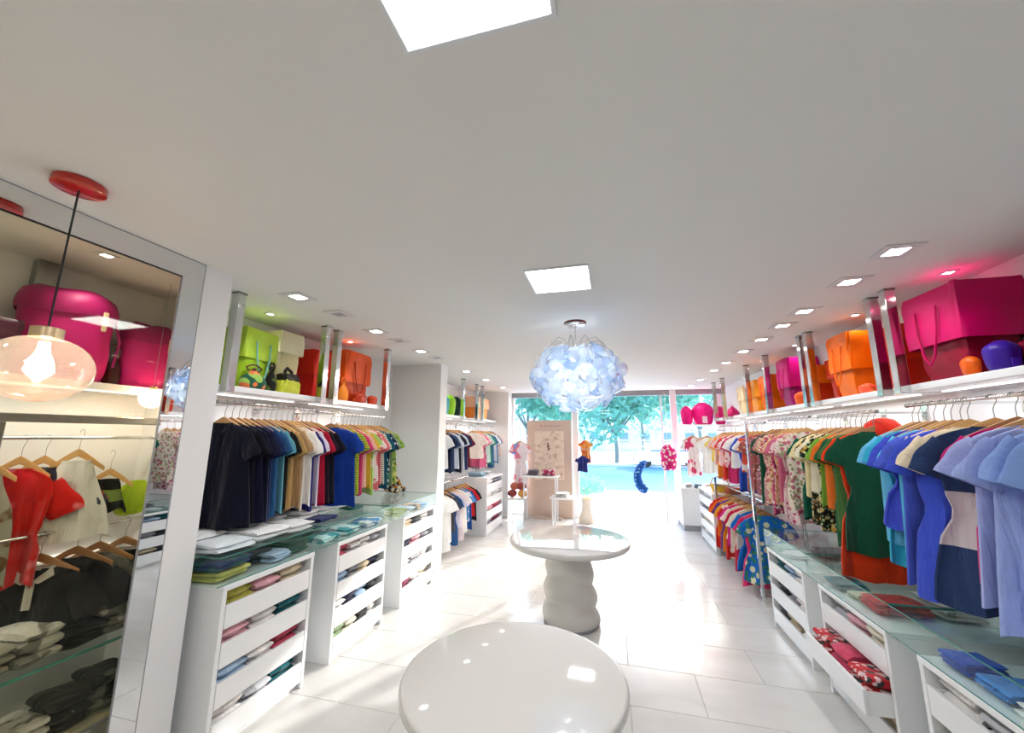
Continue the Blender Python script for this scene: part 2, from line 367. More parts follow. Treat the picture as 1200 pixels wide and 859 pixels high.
# ------------------------------------------------------------------ chandelier of glass discs
def chandelier():
    rnd = random.Random(4)
    t = thing('glass_disc_chandelier', 'round chandelier of overlapping clear glass discs glowing blue white', 'chandelier', (-.29, 3.35, CEIL))
    MB().lathe([(.03, -.035), (.088, -.03), (.095, -.022), (.095, -.016)], 32).build('canopy', CHROME, t, True)
    MB().lathe([(.096, -.016), (.098, -.012), (.098, -.001), (.03, -.0005)], 32).build('canopy_rim', paint('dark_red', (96, 40, 44), .35), t, True)
    MB().tube([(0, 0, -.03), (0, 0, -.52)], .0045).build('stem', CHROME, t, True)
    cz = -.505; rx, rz = .385, .29
    m, tr, out = nodes('frosted_glass_disc')
    a = N(tr, 'ShaderNodeBsdfTranslucent'); a.inputs[0].default_value = (.86, .93, 1, 1)
    b = N(tr, 'ShaderNodeBsdfTransparent'); b.inputs[0].default_value = (.9, .95, 1, 1)
    oi = N(tr, 'ShaderNodeObjectInfo'); rp = N(tr, 'ShaderNodeValToRGB'); rp.color_ramp.elements[0].color = (.42, .6, .9, 1); rp.color_ramp.elements[1].color = (.97, .99, 1, 1); rp.color_ramp.elements[1].position = .7
    tr.links.new(oi.outputs['Random'], rp.inputs[0]); tr.links.new(rp.outputs[0], a.inputs[0])
    g = N(tr, 'ShaderNodeBsdfGlossy'); g.inputs[0].default_value = (.95, .97, 1, 1); g.inputs['Roughness'].default_value = .1
    m1 = N(tr, 'ShaderNodeMixShader'); m1.inputs[0].default_value = .55; tr.links.new(a.outputs[0], m1.inputs[1]); tr.links.new(b.outputs[0], m1.inputs[2])
    lw = N(tr, 'ShaderNodeLayerWeight', i_Blend=.4); mm = N(tr, 'ShaderNodeMath', operation='MULTIPLY_ADD'); mm.inputs[1].default_value = .5; mm.inputs[2].default_value = .14; tr.links.new(lw.outputs['Facing'], mm.inputs[0])
    m2 = N(tr, 'ShaderNodeMixShader'); tr.links.new(mm.outputs[0], m2.inputs[0]); tr.links.new(m1.outputs[0], m2.inputs[1]); tr.links.new(g.outputs[0], m2.inputs[2])
    tr.links.new(m2.outputs[0], out.inputs[0])
    dm = MB(); n = 14; R = .05
    rings = [[(r * math.cos(2 * PI * k / n), r * math.sin(2 * PI * k / n), z) for k in range(n)] for r, z in ((.004, .007), (R * .6, .005), (R, 0), (R * .97, -.003), (R * .58, .001), (.004, .003))]
    disc = dm.loft(rings, cap=True).mesh('glass_disc', m, True)
    K = 290
    for i in range(K):
        zf = 1 - 2 * (i + .5) / K
        if zf > .93: continue
        ph = i * 2.399963; s = math.sqrt(1 - zf * zf); j = rnd.uniform(.86, 1.03)
        p = Vector((rx * s * math.cos(ph) * j, rx * s * math.sin(ph) * j, cz + rz * zf * j + .02))
        nrm = Vector((s * math.cos(ph), s * math.sin(ph), zf * .8)).normalized() + Vector((rnd.uniform(-.6, .6), rnd.uniform(-.6, .6), rnd.uniform(-.5, .5)))
        o = link('glass_disc', disc, t, p); o.rotation_euler = nrm.to_track_quat('Z', 'Y').to_euler(); k = rnd.uniform(.8, 1.2); o.scale = (k, k, 1)
    for k in range(10):
        a = 2 * PI * k / 10 + .2
        pts = [(0, 0, cz + .05)] + [(math.cos(a) * r, math.sin(a) * r, z) for r, z in ((.05, cz + .22), (.12, cz + .33), (.2, cz + .345), (.27, cz + .27), (.33, cz + .1))]
        MB().tube(pts, .0022, 6).build('wire_arm', STEEL, t, True)
    for k in range(6):
        a = 2 * PI * k / 6
        MB().sphere((.13 * math.cos(a), .13 * math.sin(a), cz + (.05 if k % 2 else -.07)), .03, n=12, m=8).build('bulb', emit('chandelier_bulb', (.92, .96, 1), BULB_E), t, True)
chandelier()

# ------------------------------------------------------------------ amber globe pendants
AMBER = glass('amber_glass', (1.0, .84, .74), .16, .03, top=.6, milky=.16)
def pendant(x, y, z, rx, rz, label, ros=True):
    top = CEIL if ros else 2.599; t = thing('globe_pendant_lamp', label, 'pendant lamp', (x, y, top)); c = z - top
    if ros:
        MB().lathe([(.005, -.032), (.072, -.032), (.079, -.028), (.08, -.006), (.078, -.001), (.005, -.001)], 40).build('ceiling_rose', paint('red_enamel', (196, 32, 24), .25, coat=.5), t, True)
    MB().tube([(0, 0, -.02 if ros else 0), (0, 0, c + rz + .02)], .0035 if ros else .0012).build('cord', BLACK if ros else GREYM, t, True)
    k = rx / .145
    MB().lathe([(.028 * k, rz * .93), (.044 * k, rz * .95), (.044 * k, rz + .03 * k), (.03 * k, rz + .034 * k), (.006, rz + .034 * k)], 32, (0, 0, c)).build('collar', paint('gold_collar', (214, 190, 150), .3, metal=.6), t, True)
    prof = [(max(.012, rx * math.cos(a)), rz * math.sin(a)) for a in [(-PI / 2 + PI * i / 24) for i in range(0, 24)]]
    MB().lathe(prof, 40, (0, 0, c), cap=False).build('glass_globe', AMBER, t, True)
    MB().lathe([(.006, -.035 * k), (.022 * k, -.03 * k), (.036 * k, 0), (.032 * k, .03 * k), (.018 * k, .06 * k), (.014 * k, .1 * k)], 20, (0, 0, c)).build('bulb', emit('warm_bulb', (1, .86, .68), 30), t, True)
    lamp('POINT', 'bulb_glow', t, (0, 0, c), 7 if ros else 3, shadow_soft_size=.04, color=(1, .85, .66))
pendant(-2.035, .93, 1.955, .145, .122, 'amber glass globe pendant hanging from a red ceiling rose at left')
pendant(-2.5, 1.605, 1.917, .058, .054, 'small glowing amber globe behind the dark glass', ros=False)

# ------------------------------------------------------------------ hanging shelves with chrome posts
def hanging_shelf(x0, x1, y0, y1, posts, label, px):
    t = thing('hanging_shelf', label, 'shelf', (0, 0, 2.015), 0, 'ceiling hung shelves')
    MB().box(x0, x1, y0, y1, 0, .042, .003).build('board', LAC, t)
    xm = (x0 + x1) / 2
    MB().box(xm - .012, xm + .012, y0 + .05, y1 - .05, -.008, 0).build('led_fill_strip', emit('led_fill_strip', (1, .97, .93), 1.8), t)
    o = lamp('AREA', 'led_fill_glow', t, (xm, (y0 + y1) / 2, -.014), LED_W * (y1 - y0), shape='RECTANGLE', size=.03, size_y=y1 - y0 - .1)
    for py in posts:
        MB().box(px - .03, px + .03, py - .03, py + .03, -.012, CEIL - 2.015 - .012, .003).build('post', CHROME, t)
        MB().box(px - .034, px + .034, py - .034, py + .034, CEIL - 2.015 - .012, CEIL - 2.015, .002).build('post_cap', STEEL, t)
PXL, PXR = -2.53, 1.83
hanging_shelf(XL, PXL - .03, 2.03, 2.97, (2.06, 2.94), 'white shelf with lime bags hung on chrome posts beside the mirror pillar', PXL)
hanging_shelf(XL, PXL - .03, 3.07, 3.99, (3.10, 3.96), 'white shelf with orange bags hung on chrome posts at left', PXL)
hanging_shelf(XL, PXL - .03, 5.3, 6.62, (5.35, 6.38), 'white shelf with green bags beyond the left pier', PXL)
hanging_shelf(XL, PXL - .03, 7.06, 8.5, (7.10, 7.42), 'white shelf with pale orange bag near the shop window', PXL)
hanging_shelf(PXR + .03, XR, 2.0, 3.09, (2.04, 3.06), 'white shelf under the big magenta tote at right edge', PXR)
hanging_shelf(PXR + .03, XR, 3.2, 4.22, (3.23, 4.19), 'white shelf under the bright orange totes on right wall', PXR)
hanging_shelf(PXR + .03, XR, 4.31, 5.2, (4.33,), 'white shelf under the smaller magenta tote on right wall', PXR)
hanging_shelf(PXR + .03, XR, 5.26, 6.9, (5.29, 6.0), 'white shelf under pale orange totes far along right wall', PXR)
hanging_shelf(PXR + .03, XR, 7.2, 7.95, (7.25, 7.85), 'short white shelf at the far end of right wall', PXR)

# ------------------------------------------------------------------ rails, hangers and garments
def rail(x, z, y0, y1, wallx, label):
    t = thing('clothes_rail', label, 'clothes rail', (x, (y0 + y1) / 2, z), 0, 'clothes rails')
    h = (y1 - y0) / 2
    MB().tube([(0, -h, 0), (0, h, 0)], .011, 10).build('bar', CHROME, t, True)
    for s in (-1, 1):
        MB().sphere((0, s * h, 0), .014, n=10, m=6).build('end_cap', STEEL, t, True)
    for s in (-.55, .55):
        m = MB(); a, b = sorted((0, wallx - x)); m.box(a, b, s * h - .007, s * h + .007, -.012, .004); m.box(*sorted((wallx - x, wallx - x - .012 * (1 if wallx > x else -1))), s * h - .03, s * h + .03, -.06, .05)
        m.build('wall_bracket', CHROME, t)

def hanger_meshes():
    out = []
    for wood in (WOOD, WOOD2):
        rings = []
        for i in range(13):
            u = -1 + 2 * i / 12; x = u * .2; z = -.118 - .098 * abs(u) ** 1.15; y = .022 * abs(u) ** 2
            hgt = .024 - .011 * abs(u); th = .0095
            rings.append([(x, y - th, z - hgt), (x, y + th, z - hgt), (x, y + th * 1.15, z), (x, y + th * .8, z + hgt * .8), (x, y - th * .8, z + hgt * .8), (x, y - th * 1.15, z)])
        out.append(MB().loft(rings, cap=True).mesh('shoulder_bar', wood, True))
    pts = [(0, 0, -.115), (0, 0, -.06), (.006, 0, -.04), (.0165, 0, -.02)] + [(.0165 * math.cos(a), 0, .0165 * math.sin(a) - .003) for a in [math.radians(d) for d in (-10, 20, 50, 80, 110, 140, 170, 190)]]
    return out, MB().tube(pts, .0022, 6).mesh('hook', STEEL, True)
HB, HOOK = hanger_meshes()
def hanger(loc, rz, label, group, dark=False):
    t = thing('clothes_hanger', label, 'hanger', loc, rz, group)
    link('shoulder_bar', HB[1 if dark else 0], t); link('hook', HOOK, t)
    return t

def ring_at(hw, ht, z, n, amp, k, ph, x0=0, y0=0):
    r = []
    for j in range(n):
        a = 2 * PI * j / n; c, s = math.cos(a), math.sin(a)
        x = hw * math.copysign(abs(c) ** .85, c); y = ht * math.copysign(abs(s) ** .7, s)
        y += amp * math.sin(k * x / max(hw, .01) * 2.2 + ph) + amp * .5 * math.sin(k * 1.7 * x / max(hw, .01) + ph * 2.1)
        r.append((x0 + x, y0 + y, z + amp * .5 * math.cos(a * 3 + ph)))
    return r
def garment(loc, rz, kind, mat, label, cat, group, L=.62, hem=.22, th=.02, seed=0, trim=None, sl=.17, width=1.0, name=None):
    rnd = random.Random(seed * 7 + 3); ph = rnd.uniform(0, 6)
    t = thing(name or {'tee': 'shirt', 'polo': 'polo_shirt', 'dress': 'dress', 'tank': 'tank_top', 'blouse': 'blouse', 'trousers': 'trousers'}[kind], label, cat, loc, rz, group)
    W = width; n = 30; z0 = -.148
    strap = kind == 'tank' or sl == 0
    if strap: top = [(.085, .0, .011), (.10, .02, .013), (.115, .06, .015), (.15, .12, .018), (.18, .17, .02)]
    else: top = [(.075, 0, .012), (.10, .007, .014), (.14, .022, .016), (.178, .043, .017), (.2, .068, .018), (.206, .11, .019), (.196, .17, .02)]
    prof = []
    for hw, dz, ht in top: prof.append((hw * W, z0 - dz, ht))
    body = L - .132; last = top[-1][1]
    if kind == 'dress':
        wz = .36
        for u, hw in ((.25, .185), (.34, .172), (.42, .18), (.55, .2 + (hem - .2) * .3), (.7, .2 + (hem - .2) * .6), (.85, .2 + (hem - .2) * .85), (1, hem)):
            prof.append((hw * W, z0 - last - (body - last) * u, .02 + .018 * u))
    else:
        for u in (.25, .5, .75, .9, 1): prof.append(((.194 + (hem - .194) * u) * W, z0 - last - (body - last) * u, .02 + .008 * u))
    rings = []; zt, zb = prof[0][1], prof[-1][1]
    for hw, z, ht in prof:
        u = (zt - z) / (zt - zb); amp = .002 + .024 * u ** .8 * (1.25 if kind == 'dress' else .85)
        rings.append(ring_at(hw, ht * th / .02, z, n, amp, 3.0 if kind != 'dress' else 4.4, ph + u * .8))
    # inner turn of the hem so the cloth has an edge
    hw, z, ht = prof[-1]; rings.append(ring_at(hw * .985, ht * .8 * th / .02, z + .006, n, amp, 3.0 if kind != 'dress' else 4.4, ph + .8))
    MB().loft(rings).build('body', mat, t, True)
    tm = trim or mat
    # neckline band
    hw, z, ht = prof[0]
    nb = [ring_at(hw * 1.04, ht * 1.15, z - .008, n, .002, 2, ph), ring_at(hw, ht * 1.25, z + .006, n, .002, 2, ph), ring_at(hw * .86, ht * .8, z + .004, n, .002, 2, ph), ring_at(hw * .84, ht * .7, z - .012, n, .002, 2, ph)]
    MB().loft(nb).build('neckline', tm, t, True)
    if not strap:
        for s in (-1, 1):
            a0 = math.radians(rnd.uniform(40, 48)); a1 = math.radians(rnd.uniform(62, 72)); ln = sl * rnd.uniform(.92, 1.06); rr = []
            wd0, wd1 = .058, (.066 if kind != 'blouse' else .084)
            cx, cz = s * W * .158, z0 - .082; K = 8
            for i in range(K + 1):
                u = i / K; ang = a0 + (a1 - a0) * min(1, u * 1.15)
                if i: cx += s * math.cos(ang) * ln / K; cz -= math.sin(ang) * ln / K
                wd = wd0 + (wd1 - wd0) * u + .004 * math.sin(u * 9 + ph); tk = .015 + .012 * u
                if i == K: wd *= .95; tk *= .75
                pr = []
                for j in range(14):
                    a = 2 * PI * j / 14; q = wd * math.cos(a); y = tk * math.sin(a) + .007 * math.sin(q * 55 + ph + u * 2) * u
                    pr.append((cx + s * math.sin(ang) * q, y, cz + math.cos(ang) * q))
                rr.append(pr)
            MB().loft(rr, capa=True).build('sleeve', mat, t, True)
    if kind == 'polo':
        for s in (-1, 1):
            MB().add([(0, -.026, z0 - .055), (s * .062, -.024, z0 + .006), (s * .075, -.028, z0 - .03), (s * .03, -.034, z0 - .062), (s * .06, -.018, z0 + .01)], [(0, 1, 2, 3), (1, 4, 2)]).build('collar', tm, t)
        MB().box(-.014, .014, -.031, -.026, z0 - .17, z0 - .05).build('placket', tm, t)
    return t

NAVY, WHITE_, CREAM = (16, 18, 42), (236, 234, 232), (232, 220, 190)
def C(*a, **k): return cloth(*a, **k)
def rack(items, x, z, y0, y1, ref, railname, group, rot=0.0, seed=0, jitter=.1, flip=1):
    """items listed from y0 to y1: (kind, colour words, noun, material, length, dict)"""
    n = len(items); rnd = random.Random(seed)
    for i, (kind, words, noun, mat, L, kw) in enumerate(items):
        yy = y0 + (y1 - y0) * (i + .5) / n; rz = rot + rnd.uniform(-jitter, jitter)
        xx = x; kw = dict(kw); yy = kw.pop('y', yy); rz = kw.pop('rz', rz)
        lab = f'{words} {noun}, {ORD[i]} from {ref} on {railname}'
        garment((xx, yy, z), rz, kind, mat, lab, {'tee': 'shirt', 'polo': 'shirt', 'dress': 'dress', 'tank': 'top', 'blouse': 'blouse', 'trousers': 'trousers'}[kind], group, L=L, seed=seed * 50 + i, **kw)
        hanger((xx, yy, z), rz, f'wooden hanger holding the {ORD[i]} garment from {ref} on {railname}', 'hangers on ' + railname.replace('the ', ''), dark=rnd.random() < .25)

def R_(kind, words, noun, mat, L=.78, **kw): return (kind, words, noun, mat, L, kw)
LW = .235
rail(-2.6, 1.94, 2.06, 2.97, XL, 'chrome rail of dark shirts beside the mirror pillar')
rack([R_('polo', 'navy black', 'polo shirt', C((13, 14, 34)), .80, hem=.24, width=1.12), R_('tee', 'black navy', 'shirt', C((12, 12, 26)), .79, hem=.24, width=1.1),
      R_('polo', 'deep navy', 'polo shirt', C((15, 18, 46)), .79, hem=.24, width=1.1), R_('tee', 'dark navy', 'shirt', C((18, 22, 52)), .79, hem=.24, width=1.1),
      R_('tee', 'dark blue', 'shirt', C((24, 44, 92)), .78, hem=.23, width=1.08), R_('tee', 'steel blue', 'shirt', C((44, 92, 140)), .78, hem=.23), R_('tee', 'pale teal', 'shirt', C((96, 160, 176)), .76, hem=.23),
      R_('tee', 'black', 'shirt', C((24, 20, 20)), .76), R_('polo', 'tan', 'polo shirt', C((186, 150, 92)), .76), R_('tee', 'sand brown', 'shirt', C((176, 142, 100)), .76), R_('blouse', 'sheer ivory', 'blouse', C((226, 216, 204)), .78),
      R_('tee', 'white', 'shirt', C((238, 234, 230)), .76), R_('polo', 'violet navy', 'polo shirt', C((34, 30, 110)), .80), R_('tee', 'pale lilac', 'shirt', C((226, 214, 234)), .77), R_('tee', 'crimson', 'shirt', C((170, 20, 50)), .78),
      R_('polo', 'black wine', 'polo shirt', C((36, 20, 38)), .78)],
     -2.6, 1.94, 2.10, 2.96, 'the mirror pillar', 'the nearest left rail', 'shirts on nearest left rail', rot=.10, seed=1, jitter=.06)
rail(-2.6, 1.93, 2.99, 4.08, XL, 'chrome rail of bright shirts before the left pier')
rack([R_('polo', 'black', 'polo shirt', C((22, 20, 34)), .78, y=3.0, width=.95), R_('tee', 'royal blue', 'shirt', C((16, 58, 152)), .84, hem=.25, width=1.15, y=3.19, rz=.3), R_('tee', 'cobalt blue', 'shirt', C((20, 66, 164)), .80, hem=.23, y=3.27), R_('tee', 'leaf green', 'shirt', C((96, 170, 60), 'stripe', (226, 200, 60)), .76),
      R_('tee', 'fuchsia pink', 'shirt', C((214, 60, 120)), .76), R_('blouse', 'peach pink', 'blouse', C((236, 190, 170)), .70), R_('tee', 'mustard yellow', 'shirt', C((214, 180, 60)), .72), R_('tee', 'pale lime printed', 'shirt', C((170, 210, 110), 'blotch', (230, 226, 220), (214, 70, 60), 9), .78),
      R_('tee', 'white and pink', 'shirt', C((240, 226, 224), 'blotch', (220, 110, 120)), .76), R_('tee', 'coral pink', 'shirt', C((226, 110, 116)), .70), R_('tee', 'sage striped', 'shirt', C((150, 170, 140), 'stripe', (228, 230, 224)), .70), R_('tee', 'teal blue', 'shirt', C((20, 84, 104)), .76),
      R_('tee', 'navy floral', 'shirt', C((24, 40, 70), 'floral', (90, 160, 130), (226, 226, 226)), .76), R_('tee', 'grey green', 'shirt', C((140, 164, 120)), .74), R_('blouse', 'lime patterned', 'blouse', C((150, 180, 70), 'floral', (230, 220, 130), (70, 120, 60)), .72)],
     -2.6, 1.93, 3.15, 4.04, 'the mirror pillar', 'the second left rail', 'shirts on second left rail', rot=.12, seed=2, jitter=.06)
LAV, PERI, AQ = (150, 170, 226), (84, 104, 214), (76, 186, 216)
rail(1.80, 1.92, 1.9, 3.0, XR, 'chrome rail of blue dresses at the right photo edge')
rack([R_('dress', 'pale blue', 'dress', C((138, 170, 234)), 1.0, hem=.27, width=1.12, sl=.2, y=1.97), R_('dress', 'powder blue', 'dress', C((150, 178, 238)), 1.02, hem=.27, width=1.12, sl=.2, y=2.06), R_('blouse', 'lilac blue', 'blouse', C((166, 182, 238)), .98, hem=.26, width=1.14, sl=.2, y=2.16), R_('blouse', 'light lavender', 'blouse', C((178, 188, 238)), .9, hem=.25, width=1.12, sl=.2, y=2.25),
      R_('dress', 'hot pink', 'dress', C((206, 30, 120)), .85, y=2.32), R_('dress', 'navy and grey block', 'dress', C((40, 60, 100), 'band', (204, 196, 198), (-.72, -.46)), .98, hem=.27, width=1.16, y=2.43, rz=-.36), R_('tee', 'cream', 'shirt', C((236, 220, 190)), .32, y=2.575, rz=-.34), R_('dress', 'periwinkle blue', 'dress', C((62, 84, 204)), 1.0, hem=.25, width=1.12, sl=.19, y=2.62, rz=-.28),
      R_('tee', 'pale peach', 'shirt', C((240, 214, 190)), .32, y=2.68), R_('blouse', 'cornflower blue', 'blouse', C((84, 104, 216)), .96, hem=.25, width=1.12, sl=.2, y=2.73), R_('tee', 'light aqua', 'shirt', C((96, 196, 226)), .86, y=2.80), R_('dress', 'iris blue', 'dress', C((72, 86, 206)), .7, hem=.25, width=1.05, sl=.19, y=2.86), R_('dress', 'turquoise', 'dress', C((58, 178, 212)), .92, hem=.24, y=2.92), R_('blouse', 'sky aqua', 'blouse', C((110, 194, 230)), .8, y=2.97)],
     1.80, 1.92, 1.93, 2.98, 'the photo edge', 'the nearest right rail', 'dresses on nearest right rail', rot=-.16, seed=3, jitter=.08)
rail(1.80, 1.905, 3.3, 4.12, XR, 'chrome rail of green dresses on right wall')
rack([R_('dress', 'dark green', 'dress', C((14, 74, 50)), .95, hem=.24, width=1.1), R_('dress', 'red orange', 'dress', C((226, 62, 20)), 1.13, hem=.27, width=1.05), R_('tee', 'moss green', 'shirt', C((70, 116, 60)), .86), R_('dress', 'forest green', 'dress', C((24, 92, 56)), .95), R_('tee', 'orange', 'shirt', C((232, 116, 40)), .7),
      R_('tee', 'grass green', 'shirt', C((120, 176, 60)), .7), R_('dress', 'black floral', 'dress', C((26, 36, 30), 'floral', (216, 160, 70), (190, 210, 150), 22), .9), R_('blouse', 'ivory', 'blouse', C((240, 232, 204)), .62), R_('dress', 'cream and dark floral', 'dress', C((60, 62, 34), 'floral', (222, 170, 90), (236, 224, 190), 24), .88),
      R_('tee', 'butter yellow', 'shirt', C((236, 222, 170)), .66), R_('dress', 'emerald green', 'dress', C((12, 88, 66)), .86)],
     1.80, 1.905, 3.32, 4.10, 'the photo edge', 'the second right rail', 'dresses on second right rail', rot=-.12, seed=4, jitter=.08)
rail(1.80, 1.915, 4.28, 5.28, XR, 'chrome rail of flowery dresses on right wall')
fl = lambda a, b, c, s=20: C(a, 'floral', b, c, s)
rack([R_('dress', 'cream rosebud', 'dress', fl((236, 220, 206), (200, 110, 130), (150, 160, 110)), .86), R_('dress', 'pale pink flowered', 'dress', fl((234, 200, 206), (190, 70, 110), (240, 230, 220)), .98), R_('blouse', 'rose pink', 'blouse', C((214, 110, 140)), .8), R_('dress', 'peach flowered', 'dress', fl((232, 206, 176), (196, 90, 90), (214, 170, 90)), .86), R_('dress', 'raspberry print', 'dress', fl((200, 84, 120), (240, 220, 220), (120, 40, 80)), .96),
      R_('dress', 'sand flowered', 'dress', fl((226, 204, 170), (180, 130, 80), (220, 90, 110)), .86), R_('dress', 'dusty rose print', 'dress', fl((208, 150, 150), (150, 60, 90), (240, 220, 200)), .9), R_('tee', 'deep green', 'shirt', C((30, 90, 64)), .9), R_('dress', 'mauve speckled', 'dress', fl((160, 90, 100), (226, 190, 180), (90, 60, 90)), .82)],
     1.80, 1.915, 4.32, 5.24, 'the photo edge', 'the third right rail', 'flowery dresses on third right rail', rot=-.12, seed=5, jitter=.08)
rail(1.8, 1.90, 5.42, 7.5, XR, 'long chrome rail of white blouses far along right wall')
rack([R_('dress', 'brown mauve print', 'dress', fl((150, 96, 90), (220, 180, 160), (210, 60, 60)), .8), R_('blouse', 'white and red', 'blouse', C((240, 236, 232), 'blotch', (224, 90, 70), None, 7), .6), R_('dress', 'bright blue', 'dress', C((40, 80, 190)), .86), R_('blouse', 'crisp white', 'blouse', C((242, 240, 238)), .58), R_('blouse', 'off white', 'blouse', C((238, 232, 226)), .58), R_('dress', 'magenta', 'dress', C((196, 40, 100)), .8), R_('blouse', 'white rosy', 'blouse', fl((240, 230, 228), (220, 130, 140), None), .6),
      R_('dress', 'scarlet', 'dress', C((220, 60, 40)), .8), R_('blouse', 'blush pink', 'blouse', C((240, 206, 206)), .6), R_('dress', 'tangerine', 'dress', C((240, 150, 50)), .8), R_('blouse', 'pale rose', 'blouse', C((236, 214, 214)), .6), R_('blouse', 'lemon lace', 'blouse', C((240, 216, 110)), .56)],
     1.8, 1.90, 5.46, 7.4, 'the photo edge', 'the far upper right rail', 'blouses on far upper right rail', rot=-.1, seed=6, jitter=.1)
# free standing lower rail of summer dresses
t = thing('low_garment_rack', 'low chrome garment rack holding bright summer dresses at right', 'garment rack', (1.62, 0, 0))
for yy in (5.02, 6.72):
    MB().box(-.16, -.13, yy - .015, yy + .015, 0, 1.12 if yy > 6 else 1.9, .003).build('upright', CHROME, t)
    MB().box(.3, .33, yy - .015, yy + .015, 0, 1.12, .003).build('upright', CHROME, t)
    MB().box(-.16, .33, yy - .012, yy + .012, .03, .055, .003).build('foot_bar', CHROME, t)
    MB().box(-.13, .3, yy - .010, yy + .010, .985, 1.005, .002).build('cross_bar', CHROME, t)
MB().tube([(0, 5.02, .995), (0, 6.72, .995)], .011, 10).build('hanging_bar', CHROME, t, True)
MB().box(-.13, .3, 5.04, 6.70, 1.10, 1.112).build('glass_shelf', GLASS_SHELF, t)
rack([R_('dress', 'azure flowered', 'dress', C((26, 110, 200), 'floral', (226, 226, 190), (60, 140, 110), 12), .84, hem=.27), R_('dress', 'hot pink hemmed', 'dress', C((222, 50, 110)), .92, hem=.26), R_('dress', 'vivid blue', 'dress', C((20, 112, 206)), .80, hem=.27), R_('blouse', 'cream', 'blouse', C((238, 224, 200)), .6), R_('dress', 'crimson', 'dress', C((186, 20, 60)), .88), R_('blouse', 'pale cream', 'blouse', C((240, 230, 214)), .7), R_('blouse', 'fuchsia', 'blouse', C((206, 40, 130)), .66), R_('dress', 'red flowered', 'dress', fl((206, 40, 40), (240, 220, 200), None, 8), .86),
      R_('dress', 'marigold', 'dress', C((232, 160, 50)), .8), R_('dress', 'violet', 'dress', C((90, 50, 130)), .8), R_('blouse', 'mandarin orange', 'blouse', C((240, 110, 30)), .66), R_('dress', 'red', 'dress', C((216, 44, 36)), .84)],
     1.62, .995, 5.10, 6.68, 'the photo edge', 'the low chrome rack', 'summer dresses on the low rack', rot=-.1, seed=7, jitter=.1)
# left side beyond the pier
rail(-2.6, 1.92, 5.4, 6.5, XL, 'chrome rail of navy shirts beyond the left pier')
rack([R_('tee', 'white', 'shirt', C((236, 236, 238)), .66), R_('tee', 'navy', 'shirt', C((24, 34, 66)), .74), R_('tee', 'slate blue', 'shirt', C((60, 84, 120)), .72), R_('tee', 'grey white', 'shirt', C((200, 206, 214)), .7), R_('polo', 'black navy', 'polo shirt', C((18, 22, 40)), .76), R_('tee', 'pale grey', 'shirt', C((210, 214, 220)), .72), R_('tee', 'ink blue', 'shirt', C((28, 44, 84)), .74), R_('tee', 'maroon', 'shirt', C((110, 30, 50)), .7)],
     -2.6, 1.92, 5.42, 6.46, 'the pier', 'the upper far left rail', 'shirts on upper far left rail', rot=.12, seed=8)
rail(-2.6, 1.92, 7.0, 8.4, XL, 'chrome rail of pastel shirts by the left shop window')
rack([R_('blouse', 'ivory', 'blouse', C((240, 228, 216)), .6), R_('dress', 'pink', 'dress', C((232, 110, 150)), .76), R_('dress', 'white flowered', 'dress', fl((238, 230, 232), (210, 110, 140), (120, 110, 130)), .8), R_('tee', 'pale mint', 'shirt', C((190, 220, 206)), .7), R_('tee', 'sea green', 'shirt', C((60, 140, 130)), .74), R_('tee', 'denim blue', 'shirt', C((60, 104, 150)), .82), R_('tee', 'soft white', 'shirt', C((236, 236, 236)), .7), R_('tee', 'blue grey', 'shirt', C((110, 140, 170)), .76), R_('tee', 'beige pink', 'shirt', C((226, 190, 176)), .6)],
     -2.6, 1.92, 7.02, 8.34, 'the pier', 'the pastel far left rail', 'shirts on pastel far left rail', rot=.12, seed=9)
rail(-2.5, 1.02, 5.22, 6.6, XL, 'low chrome rail of white shirts beyond the left pier')
rack([R_('blouse', 'plain white', 'blouse', C((242, 242, 240)), .86, hem=.25), R_('blouse', 'bright white', 'blouse', C((240, 240, 240)), .76), R_('tee', 'charcoal', 'shirt', C((60, 62, 70)), .66), R_('dress', 'denim', 'dress', C((40, 84, 140)), .86), R_('blouse', 'white lilac', 'blouse', C((228, 224, 238)), .66), R_('dress', 'pale pink', 'dress', C((242, 226, 228)), .84), R_('tee', 'snow white', 'shirt', C((240, 238, 236)), .78), R_('blouse', 'mottled blue', 'blouse', C((90, 150, 206), 'blotch', (230, 236, 240)), .62), R_('tee', 'royal blue', 'shirt', C((30, 80, 150)), .78), R_('tee', 'red', 'shirt', C((214, 40, 36)), .6), R_('tee', 'black', 'shirt', C((28, 30, 44)), .68)],
     -2.5, 1.02, 5.26, 6.56, 'the pier', 'the low far left rail', 'shirts on low far left rail', rot=.1, seed=10)

# red cap resting on a hanger of the second right rail
t = thing('red_cap', 'bright red cloth cap on top of the second right rail hangers', 'cap', (1.89, 3.42, 1.735))
t.rotation_euler = (.2, -.3, 0)
MB().lathe([(.105, 0), (.112, .02), (.108, .06), (.085, .1), (.045, .122), (.006, .128)], 20).build('crown', C((216, 44, 24)), t, True)
v = []
for k in range(11):
    a = PI * (.15 + .7 * k / 10) + PI; v.append((.1 * math.cos(a), .1 * math.sin(a), .006))
for k in range(11):
    a = PI * (.15 + .7 * k / 10) + PI; v.append((.125 * math.cos(a), .185 * math.sin(a), -.012))
MB().add(v, [(k, k + 1, k + 12, k + 11) for k in range(10)]).build('brim', C((200, 36, 22)), t, True)

